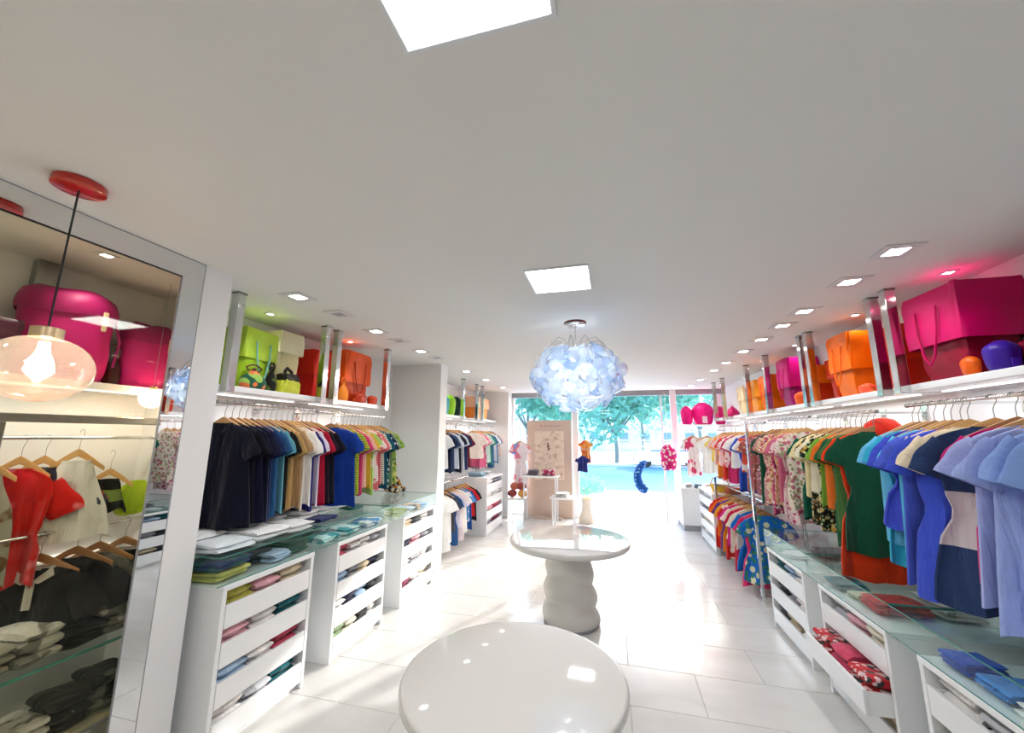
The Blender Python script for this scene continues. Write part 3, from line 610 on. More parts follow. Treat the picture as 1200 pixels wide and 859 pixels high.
# ------------------------------------------------------------------ folded clothes
def folded(loc, rz, sx, sy, h, layers, mat, label, group, seed=0, name='folded_shirt', cat='folded clothes', tilt=0):
    """soft stack of folds, footprint sx by sy, rounded fold facing +x"""
    rnd = random.Random(seed); m = MB(); lh = h / layers
    for k in range(layers):
        ox, oy = rnd.uniform(-.012, .012), rnd.uniform(-.012, .012); z0 = k * lh; rings = []
        ax, ay = sx / 2 * rnd.uniform(.92, 1), sy / 2 * rnd.uniform(.92, 1); ph = rnd.uniform(0, 6)
        for i in range(8):
            u = -1 + 2 * i / 7; e = (1 - abs(u) ** 6 * .35); y = oy + ay * u
            w = ax * (1 + .03 * math.sin(3 * u + ph)) * (1 - .06 * abs(u) ** 4); zt = lh * (.98 + .18 * math.sin(2.3 * u + ph)) * e
            r = []
            for j in range(10):
                a = 2 * PI * j / 10; c, s = math.cos(a), math.sin(a)
                r.append((ox + w * math.copysign(abs(c) ** .45, c), y + .006 * math.sin(a * 2 + ph), z0 + lh / 2 + zt / 2 * math.copysign(abs(s) ** .7, s) + .004 * math.sin(c * 4 + ph)))
            rings.append(r)
        m.loft(rings, cap=True)
    o = m.build(name, mat, None, True, loc, (0, tilt, rz))
    mn = min(p[2] for p in m.v)
    o.location.z = loc[2] - mn * math.cos(tilt) + (abs(math.sin(tilt)) * sx / 2)
    return tag(o, label, cat, group)

# ------------------------------------------------------------------ drawer cabinets
PAL = {'white': (236, 232, 230), 'pink': (226, 170, 180), 'grey': (150, 152, 160), 'light blue': (170, 196, 224), 'teal': (20, 96, 106), 'navy': (30, 34, 66), 'olive': (170, 164, 70), 'beige': (206, 190, 160), 'rose': (200, 70, 100), 'black': (34, 34, 40), 'sage green': (150, 170, 130), 'blue': (50, 96, 180), 'red': (190, 40, 50), 'cream': (232, 224, 204), 'charcoal': (60, 62, 70), 'wine': (140, 40, 80), 'silver grey': (190, 192, 198)}
def cabinet(x, yc, face, W, D, H, nd, label, which, colours, pulled=None, top_ref='near'):
    """front face at x looking along face (+1 is towards +X)"""
    rz = 0 if face > 0 else PI
    t = thing('drawer_cabinet', label, 'cabinet', (x, yc, 0), rz, 'white drawer cabinets')
    p = .028
    for s in (-1, 1): MB().box(-D, 0, *sorted((s * W / 2, s * (W / 2 - p))), 0, H - .03, .002).build('side_panel', LAC, t)
    MB().box(-D, .004, -W / 2, W / 2, H - .03, H, .003).build('top_board', LAC, t)
    MB().box(-D, -D + .012, -W / 2 + p, W / 2 - p, .03, H - .03).build('back_panel', LAC, t)
    MB().box(-D + .03, -.03, -W / 2 + p, W / 2 - p, 0, .03).build('plinth', LAC, t)
    z0 = .04; pitch = (H - .03 - z0 - .006) / nd; fh = pitch * .63
    iw = W / 2 - p - .004
    for k in range(nd):
        zz = z0 + pitch * (nd - 1 - k); px = .13 if pulled == k else 0
        d = bpy.data.objects.new('drawer', None); COL.objects.link(d); d.parent = t; d.location = (px, 0, zz); d.empty_display_size = .04
        MB().box(-.018, .0, -iw, iw, 0, fh, .002).build('drawer_front', LAC, d)
        MB().box(-D + .06, -.018, -iw + .006, iw - .006, .004, .014).build('drawer_bottom', LAC, d)
        for s in (-1, 1): MB().box(-D + .06, -.018, *sorted((s * (iw - .006), s * (iw - .018))), .014, fh * .9).build('drawer_side', LAC, d)
        MB().box(-D + .05, -D + .062, -iw + .006, iw - .006, .004, fh * .9).build('drawer_back', LAC, d)
        cols = colours[k]; n = len(cols)
        for q, cn in enumerate(cols):
            ly = -iw + .02 + (2 * iw - .04) * (q + .5) / n           # local y: near end first when face > 0
            wy = yc + ly
            wx = x + face * (px - .019 - .13)
            hh = min(pitch * .93, fh + (pitch - fh) * random.Random(k * 9 + q).uniform(.5, .85)) - .016
            drawer = ['top', 'second', 'third', 'bottom'][k] if k < nd - 1 else 'bottom'
            pos = {1: ['only'], 2: ['near', 'far'], 3: ['near', 'middle', 'far'], 4: ['nearest', 'second nearest', 'third nearest', 'farthest']}[n][q]
            folded((wx, wy, zz + .0145), (0 if face > 0 else PI), .24, (2 * iw - .05) / n * .97, hh, 3, C(PAL[cn]) if cn not in ('red',) else C(PAL[cn], 'floral', (60, 60, 60), (226, 190, 190), 16),
                   f'{cn} folded shirt, {pos} one in {drawer} drawer of the {which}', 'shirts in the cabinet drawers', seed=int(abs(x) * 100 + yc * 1000) + k * 7 + q)
def glass_case(x, y0, y1, face, D, z0, z1, label):
    t = thing('glass_display_case', label, 'display case', (x, 0, z0), 0, 'glass display cases')
    xb = -face * D; lo, hi = sorted((0, xb)); g = .006
    def pane(name, a, thin):
        MB().box(*a).build(name, GLASS_SHELF, t)
    h = z1 - z0
    pane('bottom_pane', (lo, hi, y0, y1, .0005, .0065), 2)
    pane('top_pane', (lo, hi, y0, y1, h - .008, h), 2)
    fx = (0, -face * g); pane('front_pane', (*sorted(fx), y0 + g, y1 - g, .0065, h - .008), 0)
    for yy in (y0, y1 - g): pane('side_pane', (lo, hi, yy, yy + g, .0065, h - .008), 1)
    e = .0015
    for zz in (h - .007,):
        MB().box(*sorted((0, face * e)), y0, y1, zz, zz + .006).build('polished_edge', GLASS_EDGE, t)
    for yy, s in ((y0, -1), (y1, 1)):
        MB().box(lo, hi, *sorted((yy, yy + s * e * .6)), h - .007, h - .001).build('polished_edge', GLASS_EDGE, t)
    MB().box(*sorted((0, face * e)), y0, y1, .001, .006).build('polished_edge', GLASS_EDGE, t)

HL, HR = .875, .685
w4 = ['white', 'white', 'grey']
cabinet(-2.16, 2.245, 1, .70, .86, HL, 4, 'nearest white drawer cabinet on the left beside the mirror pillar', 'nearest left cabinet',
        [['olive', 'pink', 'beige'], ['pink', 'white', 'teal'], ['light blue', 'white', 'rose'], ['white', 'silver grey', 'teal']])
cabinet(-2.16, 3.205, 1, .71, .86, HL, 4, 'middle white drawer cabinet on the left side', 'middle left cabinet',
        [['rose', 'white', 'white', 'silver grey'], ['light blue', 'grey', 'beige', 'navy'], ['white', 'navy', 'light blue', 'charcoal'], ['sage green', 'cream', 'black', 'white']])
cabinet(-2.16, 4.24, 1, .74, .86, HL, 4, 'third white drawer cabinet on the left, next to the pier', 'third left cabinet',
        [['beige', 'charcoal', 'white'], ['navy', 'pink', 'grey'], ['white', 'silver grey', 'white'], ['wine', 'white', 'cream']])
cabinet(-2.2, 7.3, 1, 1.0, .8, .98, 4, 'far left white drawer cabinet near the shop window', 'far left cabinet', [['white', 'grey'], ['white', 'white'], ['pink', 'rose'], ['grey', 'wine']])
cabinet(1.39, 4.11, -1, .74, .78, HR, 3, 'third white drawer cabinet on the right, farthest with glass top', 'third right cabinet',
        [['white', 'light blue', 'teal'], ['white', 'grey', 'charcoal'], ['white', 'beige', 'charcoal']])
cabinet(1.39, 3.13, -1, .73, .78, HR, 3, 'middle white drawer cabinet on the right with its second drawer pulled out', 'middle right cabinet',
        [['cream', 'pink', 'silver grey'], ['red', 'rose', 'red'], ['beige', 'grey', 'black']], pulled=1)
cabinet(1.39, 2.165, -1, .74, .78, HR, 3, 'nearest white drawer cabinet on the right under blue dresses', 'nearest right cabinet',
        [['cream', 'silver grey', 'white'], ['white', 'grey', 'beige'], ['white', 'white', 'grey']])
cabinet(1.42, 7.25, -1, 1.0, .7, .86, 4, 'far white drawer cabinet on the right beyond the low rack', 'far right cabinet', [['white', 'white'], ['white', 'grey'], ['white', 'cream'], ['white', 'white']])
glass_case(-2.17, 1.86, 2.675, 1, .86, HL, 1.035, 'glass case of green folded shirts atop the nearest left cabinet')
glass_case(-2.17, 2.69, 3.64, 1, .86, HL, 1.03, 'glass case of turquoise folded shirts atop the middle left cabinet')
glass_case(-2.17, 3.66, 4.64, 1, .86, HL, 1.02, 'glass case atop the third left cabinet by the pier')
glass_case(1.39, 3.665, 4.53, -1, .78, HR, .845, 'glass case atop the third right cabinet')
glass_case(1.39, 2.72, 3.65, -1, .78, HR, .845, 'glass case with red shirts atop the middle right cabinet')
glass_case(1.39, 1.75, 2.705, -1, .78, HR, .845, 'glass case with blue jeans atop the nearest right cabinet')
TEAL = C((10, 104, 104), 'blotch', (16, 70, 84)); 
def fold_list(lst):
    for i, (x, y, z, rz, sx, sy, h, ly, mat, lab, grp) in enumerate(lst): folded((x, y, z), rz, sx, sy, h, ly, mat, lab, grp, seed=400 + i * 3)
zi = HL + .0075; gi = 'folded shirts inside left glass cases'; go = 'white folded shirts lying on the left glass'
fold_list([
    (-2.34, 2.0, zi, .1, .26, .22, .045, 2, C((196, 196, 96)), 'yellow green folded shirt under the teal one in nearest left case', gi),
    (-2.34, 2.0, zi + .052, .05, .26, .23, .05, 2, C((16, 92, 92), 'blotch', (30, 60, 110)), 'dark teal folded shirt on the yellow green one in nearest left case', gi),
    (-2.42, 2.26, zi, 0, .26, .17, .075, 3, C((20, 40, 52)), 'nearly black teal folded shirt in the middle of nearest left case', gi),
    (-2.30, 2.34, zi, .15, .2, .16, .055, 3, C((176, 200, 226)), 'pale blue folded shirt in the nearest left case', gi),
    (-2.36, 2.53, zi, 0, .26, .2, .085, 4, C((10, 96, 74)), 'emerald folded stack at the far end of nearest left case', gi),
    (-2.3, 2.84, zi, 0, .2, .22, .05, 2, C((24, 150, 156), 'blotch', (190, 226, 226)), 'turquoise folded shirt at the near end of middle left case', gi),
    (-2.6, 2.86, zi, 0, .26, .24, .06, 3, C((14, 96, 84)), 'deep green folded shirt at the back of middle left case', gi),
    (-2.32, 3.12, zi, 0, .22, .24, .05, 2, C((206, 232, 232), 'blotch', (40, 160, 170)), 'white and turquoise folded shirt in the middle left case', gi),
    (-2.6, 3.16, zi, 0, .24, .24, .055, 3, C((220, 236, 236)), 'white folded shirt at the back of middle left case', gi),
    (-2.32, 3.42, zi, 0, .22, .24, .05, 2, C((50, 140, 196), 'blotch', (226, 236, 240)), 'blue and white folded shirt at far end of middle left case', gi),
    (-2.3, 3.93, zi, 0, .2, .16, .06, 3, C((150, 176, 70)), 'lime folded shirt at the near end of third left case', gi),
    (-2.3, 4.12, zi, 0, .2, .14, .05, 2, C((190, 206, 220)), 'pale blue folded shirt in the third left case', gi),
    (-2.3, 4.28, zi, 0, .2, .14, .06, 3, C((190, 150, 90), 'blotch', (60, 50, 40)), 'brown patterned folded shirt in the third left case', gi),
    (-2.3, 4.44, zi, 0, .2, .14, .05, 2, C((70, 130, 180)), 'blue folded shirt at the far end of third left case', gi),
])
zt = 1.036
wl = [(-2.33, 2.00, .26, .26, .05), (-2.62, 2.02, .28, .3, .07), (-2.34, 2.27, .26, .26, .06), (-2.64, 2.36, .3, .32, .09), (-2.34, 2.52, .26, .22, .055), (-2.86, 2.12, .26, .3, .1), (-2.88, 2.5, .26, .3, .1), (-2.60, 2.60, .22, .14, .07)]
names_w = ['flat', 'crumpled', 'thin', 'thick', 'small', 'tall rear', 'tall far rear', 'narrow']
for i, (x, y, sx, sy, h) in enumerate(wl):
    folded((x, y, zt), .1 * math.sin(i * 3), sx, sy, h, 2, C((244, 247, 249)) if i % 3 else C((222, 230, 236)), f'{names_w[i]} white folded cloth on glass under the dark shirts', go, seed=70 + i)
wl = [(-2.56, 2.84, .28, .22, .08, 'white'), (-2.86, 2.9, .26, .26, .1, 'bright white'), (-2.6, 3.08, .26, .22, .06, 'pale')]
for i, (x, y, sx, sy, h, nm) in enumerate(wl):
    folded((x, y, 1.031), .1, sx, sy, h, 2, C((240, 242, 244)), f'{nm} folded cloth on glass under the crimson shirts', go, seed=90 + i)
folded((-2.36, 2.86, 1.031), .05, .22, .22, .03, 2, C((26, 40, 96)), 'navy and teal folded shirt lying on middle left glass', go, seed=99)
folded((-2.44, 3.36, 1.031), -.05, .18, .18, .02, 2, C((24, 110, 100)), 'green folded shirt lying on middle left glass', go, seed=98)
zr = HR + .0075; gr = 'folded clothes inside right glass cases'
fold_list([
    (1.52, 4.36, zr, 0, .2, .17, .035, 2, C((150, 176, 172)), 'sage folded shirt at the far end of third right case', gr),
    (1.52, 4.14, zr, 0, .2, .17, .03, 2, C((196, 204, 206)), 'pale grey folded shirt in the third right case', gr),
    (1.8, 4.2, zr, 0, .26, .22, .06, 3, C((120, 116, 124)), 'dark grey folded shirt at the back of third right case', gr),
    (1.53, 3.42, zr, 0, .2, .18, .045, 2, C((30, 90, 104), 'blotch', (50, 120, 140)), 'teal folded shirt at the far end of middle right case', gr),
    (1.55, 3.24, zr, .2, .18, .1, .03, 2, C((190, 196, 170)), 'sage and cream folded shirt beside the red one', gr),
    (1.60, 3.06, zr, 0, .3, .2, .06, 3, C((190, 34, 44), 'floral', (150, 24, 34), None, 10), 'red folded shirt in the middle right case', gr),
    (1.9, 3.1, zr, 0, .24, .24, .08, 3, C((196, 190, 190)), 'grey folded stack at the back of middle right case', gr),
    (1.53, 2.40, zr, .1, .18, .14, .05, 3, C((20, 76, 176)), 'cobalt blue folded jeans at the far end of nearest right case', gr),
    (1.54, 2.22, zr, 0, .2, .16, .045, 2, C((54, 130, 206)), 'sky blue folded jeans in the nearest right case', gr),
    (1.54, 2.03, zr, 0, .2, .17, .04, 2, C((206, 214, 212)), 'pale grey folded shirt near the photo edge in nearest right case', gr),
    (1.9, 2.3, zr, 0, .26, .3, .07, 3, C((170, 186, 190)), 'grey green folded stack at back of nearest right case', gr),
])

# ------------------------------------------------------------------ bags
def soft_rings(w, d, h, puff=.06, ex=5.0, n=28, m=9, seed=0, amp=.008, z0=0, taper=0, endk=.10):
    rnd = random.Random(seed); ph = [rnd.uniform(0, 6) for _ in range(4)]; rings = []
    for i in range(m + 1):
        u = i / m; v = abs(2 * u - 1)
        k = (1 - v ** 8 * endk) * (1 + puff * (1 - (2 * u - 1) ** 2)) * (1 - taper * u)
        r = []
        for j in range(n):
            a = 2 * PI * j / n; c, s = math.cos(a), math.sin(a)
            x = w / 2 * k * math.copysign(abs(c) ** (2 / ex), c); y = d / 2 * k * math.copysign(abs(s) ** (2 / ex), s)
            q = amp * (math.sin(a * 5 + ph[0] + u * 2) + .7 * math.sin(a * 9 + ph[1] - u * 5) + .5 * math.sin(u * 11 + a * 3 + ph[2])) * (.3 + .7 * u)
            r.append((x * (1 + q / (w / 2)), y * (1 + q / (d / 2)), z0 + h * u + .3 * amp * math.sin(a * 3 + ph[3]) * u))
        rings.append(r)
    return rings
VINYL = {}
def vinyl(c, pat=None, c2=None, c3=None, rough=.32):
    key = f'vinyl{c}{pat}{c2}{c3}{rough}'
    if key in MATS: return MATS[key]
    if pat: m = cloth(c, pat, c2, c3, 10); MATS[key] = m; return m
    m = paint(key, c, max(rough, .38), var=.1, scale=9, coat=.0, bump=.15, spec=.3); return m
def tote(loc, rz, w, d, h, mat, flapmat, label, group, flap=.55, seed=0, handles=True, over=.02, cat='bag', hmat=None, lift=False):
    t = thing('tote_bag', label, cat, loc, rz, group)
    MB().loft(soft_rings(w * .88, d * .88, h * .96, .04, 6.0, seed=seed), cap=True).build('body', mat, t, True)
    if flap:
        r = soft_rings(w + over, d + over, h * flap, .0, 16.0, n=44, seed=seed + 5, z0=h * (1 - flap) + .004, amp=.006, taper=.05, endk=.025)
        MB().loft(r, capb=True).build('flap', flapmat, t, True)
    if handles:
        for s in (-1, 1):
            x = s * (w / 2 + over / 2 + .004)
            MB().tube([(x, -d * .22, h * .8), (x + s * .008, -d * .2, h * .55), (x + s * .012, -d * .1, h * .25), (x + s * .014, 0, h * .16), (x + s * .012, d * .1, h * .25), (x + s * .008, d * .2, h * .55), (x, d * .22, h * .8)], .006, 6).build('strap', hmat or flapmat, t, True)
    return t
def pouch(loc, rz, w, d, h, mat, mat2, label, group, seed=0, cat='bag', name='pouch_bag', puffy=False):
    t = thing(name, label, cat, loc, rz, group); rnd = random.Random(seed); ph = rnd.uniform(0, 6); rings = []
    for i in range(10):
        u = i / 9; k = ((.7, .88, .95, .98, 1, 1.03, 1.03, .95, .72, .3) if puffy else (.78, .95, 1.0, 1.0, .96, .88, .76, .58, .36, .22))[i]; r = []
        for j in range(22):
            a = 2 * PI * j / 22; q = 1 + .05 * u * math.sin(7 * a + ph) + .03 * math.sin(3 * a + ph)
            r.append((w / 2 * k * q * math.cos(a), d / 2 * k * q * math.sin(a), h * .82 * u))
        rings.append(r)
    MB().loft(rings, cap=True).build('body', mat, t, True)
    if puffy:
        MB().box(-w * .12, w * .12, -d * .52, -d * .47, h * .05, h * .3, .01).build('pocket', mat2, t); return t
    MB().lathe([(.012, h * .8), (w * .11, h * .82), (w * .15, h * .9), (w * .1, h * .93), (.01, h * .92)], 14).build('gathered_top', mat2, t, True)
    MB().tube([(0, -d * .2, h * .78), (0, -d * .3, h * .95), (0, -d * .1, h * 1.08), (0, d * .1, h * 1.08), (0, d * .3, h * .95), (0, d * .2, h * .78)], .006, 6).build('strap', mat2, t, True)
    return t
def handbag(loc, rz, w, d, h, mat, mat2, label, group, seed=0):
    """trapezoid handbag with a triangular cut-out handle"""
    t = thing('handbag', label, 'bag', loc, rz, group)
    MB().loft(soft_rings(w, d, h * .55, .05, 4.0, seed=seed, taper=.15), cap=True).build('body', mat, t, True)
    MB().loft(soft_rings(w * .9, d * .9, h * .28, .02, 4.0, seed=seed + 2, z0=h * .5, taper=.2), cap=True).build('top_panel', mat2, t, True)
    MB().tube([(0, -w * .0 - d * .0 - .0 + -w * .32, h * .7), (0, -w * .26, h * .92), (0, -.02, h * 1.02), (0, w * .22, h * .9), (0, w * .34, h * .66)], .013, 8).build('handle', mat2, t, True)
    return t
SZ = 2.058
MAG, MAGD, ORA, ORAD, LIME = vinyl((206, 0, 98)), vinyl((146, 0, 44)), vinyl((250, 112, 0)), vinyl((210, 54, 6)), vinyl((158, 198, 30), rough=.45)
gb = 'bags on the right wall shelves'
tote((2.02, 2.80, SZ), 0, .29, .38, .53, MAGD, MAG, 'huge glossy magenta tote with overhanging flap on nearest right shelf', gb, .62, 1, over=.05)
pouch((1.935, 2.50, SZ), 0, .13, .12, .19, vinyl((58, 22, 150)), vinyl((70, 30, 170)), 'purple pouch tucked below the huge magenta tote', gb, 3, puffy=True)
pouch((2.09, 2.46, SZ), 0, .2, .2, .21, vinyl((120, 0, 40)), vinyl((150, 6, 46)), 'dark red pouch beside the purple pouch on nearest right shelf', gb, 4, puffy=True)
pouch((1.885, 2.62, SZ), 0, .06, .1, .12, vinyl((240, 100, 10)), vinyl((226, 70, 6)), 'small orange pouch in front of the huge magenta tote', gb, 5, puffy=True)
tote((2.08, 2.2, SZ), 0, .2, .26, .5, MAGD, MAGD, 'crimson tote behind pouches at the right photo edge', gb, .6, 6, handles=False)
tote((2.07, 3.40, SZ), 0, .2, .26, .46, vinyl((206, 30, 8)), vinyl((220, 46, 6)), 'red orange tote between the chrome posts on right wall', gb, .55, 7)
tote((2.03, 3.83, SZ), 0, .28, .3, .52, vinyl((230, 110, 6)), ORA, 'bright orange tote with square flap on second right shelf', gb, .6, 8, hmat=ORA, over=.035)
tote((2.06, 4.10, SZ), 0, .24, .13, .36, ORAD, ORAD, 'burnt orange slim tote at the far end of second right shelf', gb, .5, 9, handles=False)
pouch((1.94, 3.62, SZ), 0, .1, .12, .1, vinyl((250, 96, 60)), vinyl((250, 150, 60)), 'low coral pouch lying before the bright orange tote', gb, 10, puffy=True)
tote((2.03, 4.98, SZ), 0, .28, .3, .53, vinyl((150, 0, 96)), vinyl((196, 0, 112)), 'smaller magenta tote with flap on third right shelf', gb, .62, 11, over=.035)
pouch((1.94, 4.73, SZ), 0, .12, .14, .17, vinyl((226, 90, 30)), vinyl((140, 30, 140)), 'orange and violet pouch before the smaller magenta tote', gb, 12, puffy=True)
tote((2.05, 4.46, SZ), 0, .2, .14, .36, ORAD, ORA, 'slim orange tote nearest end of third right shelf', gb, .5, 13, handles=False)
tote((2.03, 5.62, SZ), 0, .26, .34, .44, ORA, ORA, 'vivid orange tote on far right shelf', gb, .55, 14)
tote((2.03, 6.12, SZ), 0, .26, .34, .44, vinyl((252, 160, 40)), vinyl((252, 166, 50)), 'light amber tote on far right shelf', gb, .55, 15)
tote((2.03, 6.60, SZ), 0, .26, .3, .42, vinyl((250, 220, 170)), vinyl((250, 226, 186)), 'cream tote at end of the far right shelf', gb, .5, 16)
pouch((2.0, 7.45, SZ), 0, .2, .26, .22, vinyl((220, 30, 110)), vinyl((240, 200, 210)), 'pink pouch on the short far right shelf', gb, 17)
gb = 'bags on the left wall shelves'
tote((-2.80, 2.40, SZ), .15, .26, .34, .47, LIME, vinyl((176, 208, 60), rough=.45), 'tall lime green backpack on nearest left shelf', gb, .5, 21, hmat=vinyl((120, 190, 180)))
tote((-2.88, 2.80, SZ), 0, .24, .26, .56, vinyl((232, 222, 170), rough=.5), vinyl((236, 228, 190), rough=.5), 'pale cream yellow tote at far end of nearest left shelf', gb, .35, 22, handles=False)
pouch((-2.63, 2.335, SZ), 0, .11, .22, .17, vinyl((30, 84, 62), 'floral', (150, 190, 90), (226, 120, 70)), vinyl((90, 30, 50)), 'round green flowered bag in front of the lime backpack', gb, 23)
pouch((-2.66, 2.52, SZ), 0, .08, .09, .22, vinyl((30, 28, 24), 'blotch', (90, 110, 50)), vinyl((26, 26, 22)), 'narrow dark brown bag beside the round green flowered bag', gb, 24)
handbag((-2.64, 2.67, SZ), 0, .13, .19, .21, vinyl((196, 202, 60)), vinyl((30, 26, 20)), 'black and yellow green handbag on nearest left shelf', gb, 25)
tote((-2.80, 3.62, SZ), 0, .3, .44, .54, vinyl((200, 62, 16)), vinyl((232, 88, 26)), 'big orange tote with hanging straps on second left shelf', gb, .62, 26, hmat=vinyl((190, 40, 12)))
tote((-2.88, 3.22, SZ), 0, .22, .24, .48, vinyl((206, 30, 24)), vinyl((220, 44, 24)), 'red tote behind chrome posts on second left shelf', gb, .5, 27, handles=False)
pouch((-2.63, 3.36, SZ), 0, .1, .12, .22, vinyl((240, 140, 40)), vinyl((226, 110, 30)), 'orange pouch at near end of second left shelf', gb, 28)
pouch((-2.60, 3.60, SZ), 0, .08, .2, .13, vinyl((180, 50, 14)), vinyl((206, 80, 20)), 'rust pouch below the big orange tote', gb, 29, puffy=True)
pouch((-2.60, 3.82, SZ), 0, .08, .15, .12, vinyl((200, 60, 20)), vinyl((190, 40, 14)), 'rust orange pouch at far end of second left shelf', gb, 30, puffy=True)
pouch((-2.70, 5.92, SZ), 0, .2, .2, .4, vinyl((50, 140, 150)), vinyl((90, 170, 150)), 'teal bag beyond the left pier', gb, 31, puffy=True)
pouch((-2.68, 6.14, SZ), 0, .2, .2, .42, vinyl((140, 196, 36)), vinyl((190, 216, 90)), 'lime bag beyond the left pier', gb, 32, puffy=True)
pouch((-2.68, 6.42, SZ), 0, .2, .26, .42, vinyl((12, 56, 46)), vinyl((20, 70, 56)), 'dark green bag beyond the left pier', gb, 33, puffy=True)
tote((-2.78, 7.75, SZ), 0, .3, .9, .44, vinyl((246, 140, 50)), vinyl((250, 190, 150)), 'wide pale orange bag near the left shop window', gb, .5, 34)

# ------------------------------------------------------------------ patchwork ornament and small things on the left glass
t = thing('patchwork_toy', 'patchwork stuffed figure in brown and white on third left glass', 'stuffed toy', (-2.74, 4.5, 1.021))
pm = cloth((40, 34, 30), 'floral', (226, 220, 210), (206, 140, 50), 16)
MB().sphere((0, 0, .12), .085, .08, .12).build('body', pm, t, True); MB().sphere((0, 0, .3), .062, .06, .075).build('head', pm, t, True)
for s in (-1, 1):
    MB().tube([(.02, s * .06, .19), (.06, s * .11, .12), (.1, s * .1, .06)], [.03, .028, .022]).build('arm', pm, t, True)
    MB().tube([(.04, s * .05, .06), (.11, s * .08, .035), (.17, s * .09, .035)], [.035, .033, .028]).build('leg', pm, t, True)
MB().lathe([(.085, .33), (.09, .34), (.05, .355), (.045, .4), (.005, .405)], 16).build('hat', cloth((200, 150, 50)), t, True)
MB().sphere((0, 0, .245), .05, .06, .02).build('scarf', cloth((226, 60, 40)), t, True)

# ------------------------------------------------------------------ contents of the glazed bay on the left
XB = -2.84
t = thing('bay_shelf', 'long white shelf carrying magenta duffels behind dark glass', 'shelf', (0, 0, 1.945))
MB().box(XB, -2.55, -.2, 1.79, 0, .035, .002).build('board', LAC, t)
MB().box(-2.60, -2.58, .0, 1.7, -.008, 0).build('led_fill_strip', emit('led_fill_strip', (1, .97, .93), 1.8), t)  # strip and area lamp added to brighten the bay under this shelf
lamp('AREA', 'led_fill_glow', t, (-2.59, .9, -.014), 4.5, shape='RECTANGLE', size=.03, size_y=1.6)
t = thing('bay_clothes_frame', 'dull steel frame with thick top bar behind dark glass', 'garment rack', (0, 0, 0))
MB().box(-2.56, -2.51, .2, 1.79, 1.77, 1.808, .004).build('top_bar', STEEL, t)
MB().box(-2.565, -2.505, 1.02, 1.085, .0, 1.77, .004).build('post', STEEL, t)
MB().box(-2.835, -2.79, 1.19, 1.27, 1.985, 2.595, .004).build('wall_post', STEEL, t)
MB().tube([(-2.68, .2, 1.70), (-2.68, 1.79, 1.70)], .009).build('hanging_bar', CHROME, t, True)
for yy in (.45, 1.76):
    MB().box(-2.69, -2.53, yy, yy + .02, 1.69, 1.71).build('bracket', CHROME, t)
def duffel(y, r, h, label, seed):
    t = thing('duffel_bag', label, 'bag', (-2.68, y, 1.9805), 0, 'magenta duffels behind dark glass')
    rings = []; rnd = random.Random(seed); ph = rnd.uniform(0, 6)
    for i in range(9):
        u = i / 8; k = (.9, .98, 1, 1.01, 1, .98, .99, 1, .97)[i]
        rings.append([(.8 * r * k * math.cos(a) * (1 + .02 * math.sin(5 * a + ph + u * 6)), r * k * math.sin(a) * (1 + .02 * math.sin(4 * a + ph)), h * .82 * u) for a in [2 * PI * j / 30 for j in range(30)]])
    MB().loft(rings, cap=True).build('body', vinyl((196, 20, 112), rough=.5), t, True)
    rings = [[(r * .84 * k * math.cos(a), r * 1.03 * k * math.sin(a), h * z + .008 * math.sin(3 * a + ph)) for a in [2 * PI * j / 30 for j in range(30)]] for k, z in ((1.02, .70), (1.05, .76), (1.03, .84), (.95, .93), (.7, .99), (.2, 1.0))]
    MB().loft(rings, capb=True).build('flap', vinyl((160, 10, 90), rough=.5), t, True)
    MB().box(r * .86, r * .91, r * .3, r * .42, h * .56, h * .78, .003).build('name_tag', vinyl((222, 196, 160)), t)
    MB().tube([(r * .5, r * .8, h * .75), (r * .45, r * 1.04, h * .5), (r * .4, r * 1.0, h * .2)], .006, 6).build('strap', vinyl((150, 20, 90)), t, True)
duffel(1.29, .175, .46, 'large magenta duffel with flap and tag behind the amber lamp', 1)
duffel(1.652, .128, .38, 'smaller magenta duffel next to the mirrored strip behind dark glass', 2)
gd = 'magenta duffels behind dark glass'
pouch((-2.66, 1.495, 1.9805), .2, .08, .07, .2, vinyl((50, 26, 30)), vinyl((90, 80, 66)), 'dark brown pouch between the two magenta duffels', gd, 7)
tote((-2.68, 1.0, 1.9805), 0, .2, .18, .24, vinyl((70, 24, 44)), vinyl((80, 30, 50)), 'dark plum bag at the left photo edge behind glass', gd, .5, 8, handles=False)
gy = 'clothes behind the dark glass'
def bay(kind, y, z, rz, mat, lab, cat, x=-2.68, **kw):
    garment((x, y, z), rz, kind, mat, lab, cat, gy, **kw)
    if z > 1.6: hanger((x, y, z), rz, 'wooden hanger holding the ' + lab.split(' behind')[0].split(' beside')[0], 'hangers behind the dark glass').scale = (.5, .6, .85)
bay('tank', 1.12, 1.70, .9, C((170, 166, 150), 'blotch', (120, 90, 60)), 'beige patterned dress beside the steel post behind dark glass', 'dress', L=.62, width=.6)
bay('dress', 1.23, 1.70, .9, C((206, 30, 24), 'blotch', (236, 120, 130), (40, 60, 44), 9), 'red flowered long dress behind dark glass', 'dress', L=.64, hem=.2, width=.62)
bay('blouse', 1.31, 1.70, .9, C((44, 44, 58), 'floral', (84, 84, 104), (130, 40, 40), 20), 'charcoal ruffled top behind dark glass', 'blouse', L=.32, hem=.14, width=.6)
bay('tank', 1.39, 1.73, .8, C((226, 224, 218)), 'plain white sleeveless dress behind dark glass', 'dress', L=.5, hem=.27, width=.62, x=-2.60)
bay('tank', 1.58, 1.62, 1.0, C((26, 24, 22), 'band', (120, 140, 60), (-.26, -.2)), 'short black top on an orange hanger behind dark glass', 'top', L=.25, hem=.15, width=.5)
bay('tee', 1.71, 1.60, .8, C((176, 206, 40)), 'small lime green top behind dark glass', 'top', L=.28, hem=.12, width=.45, sl=.04, x=-2.66)
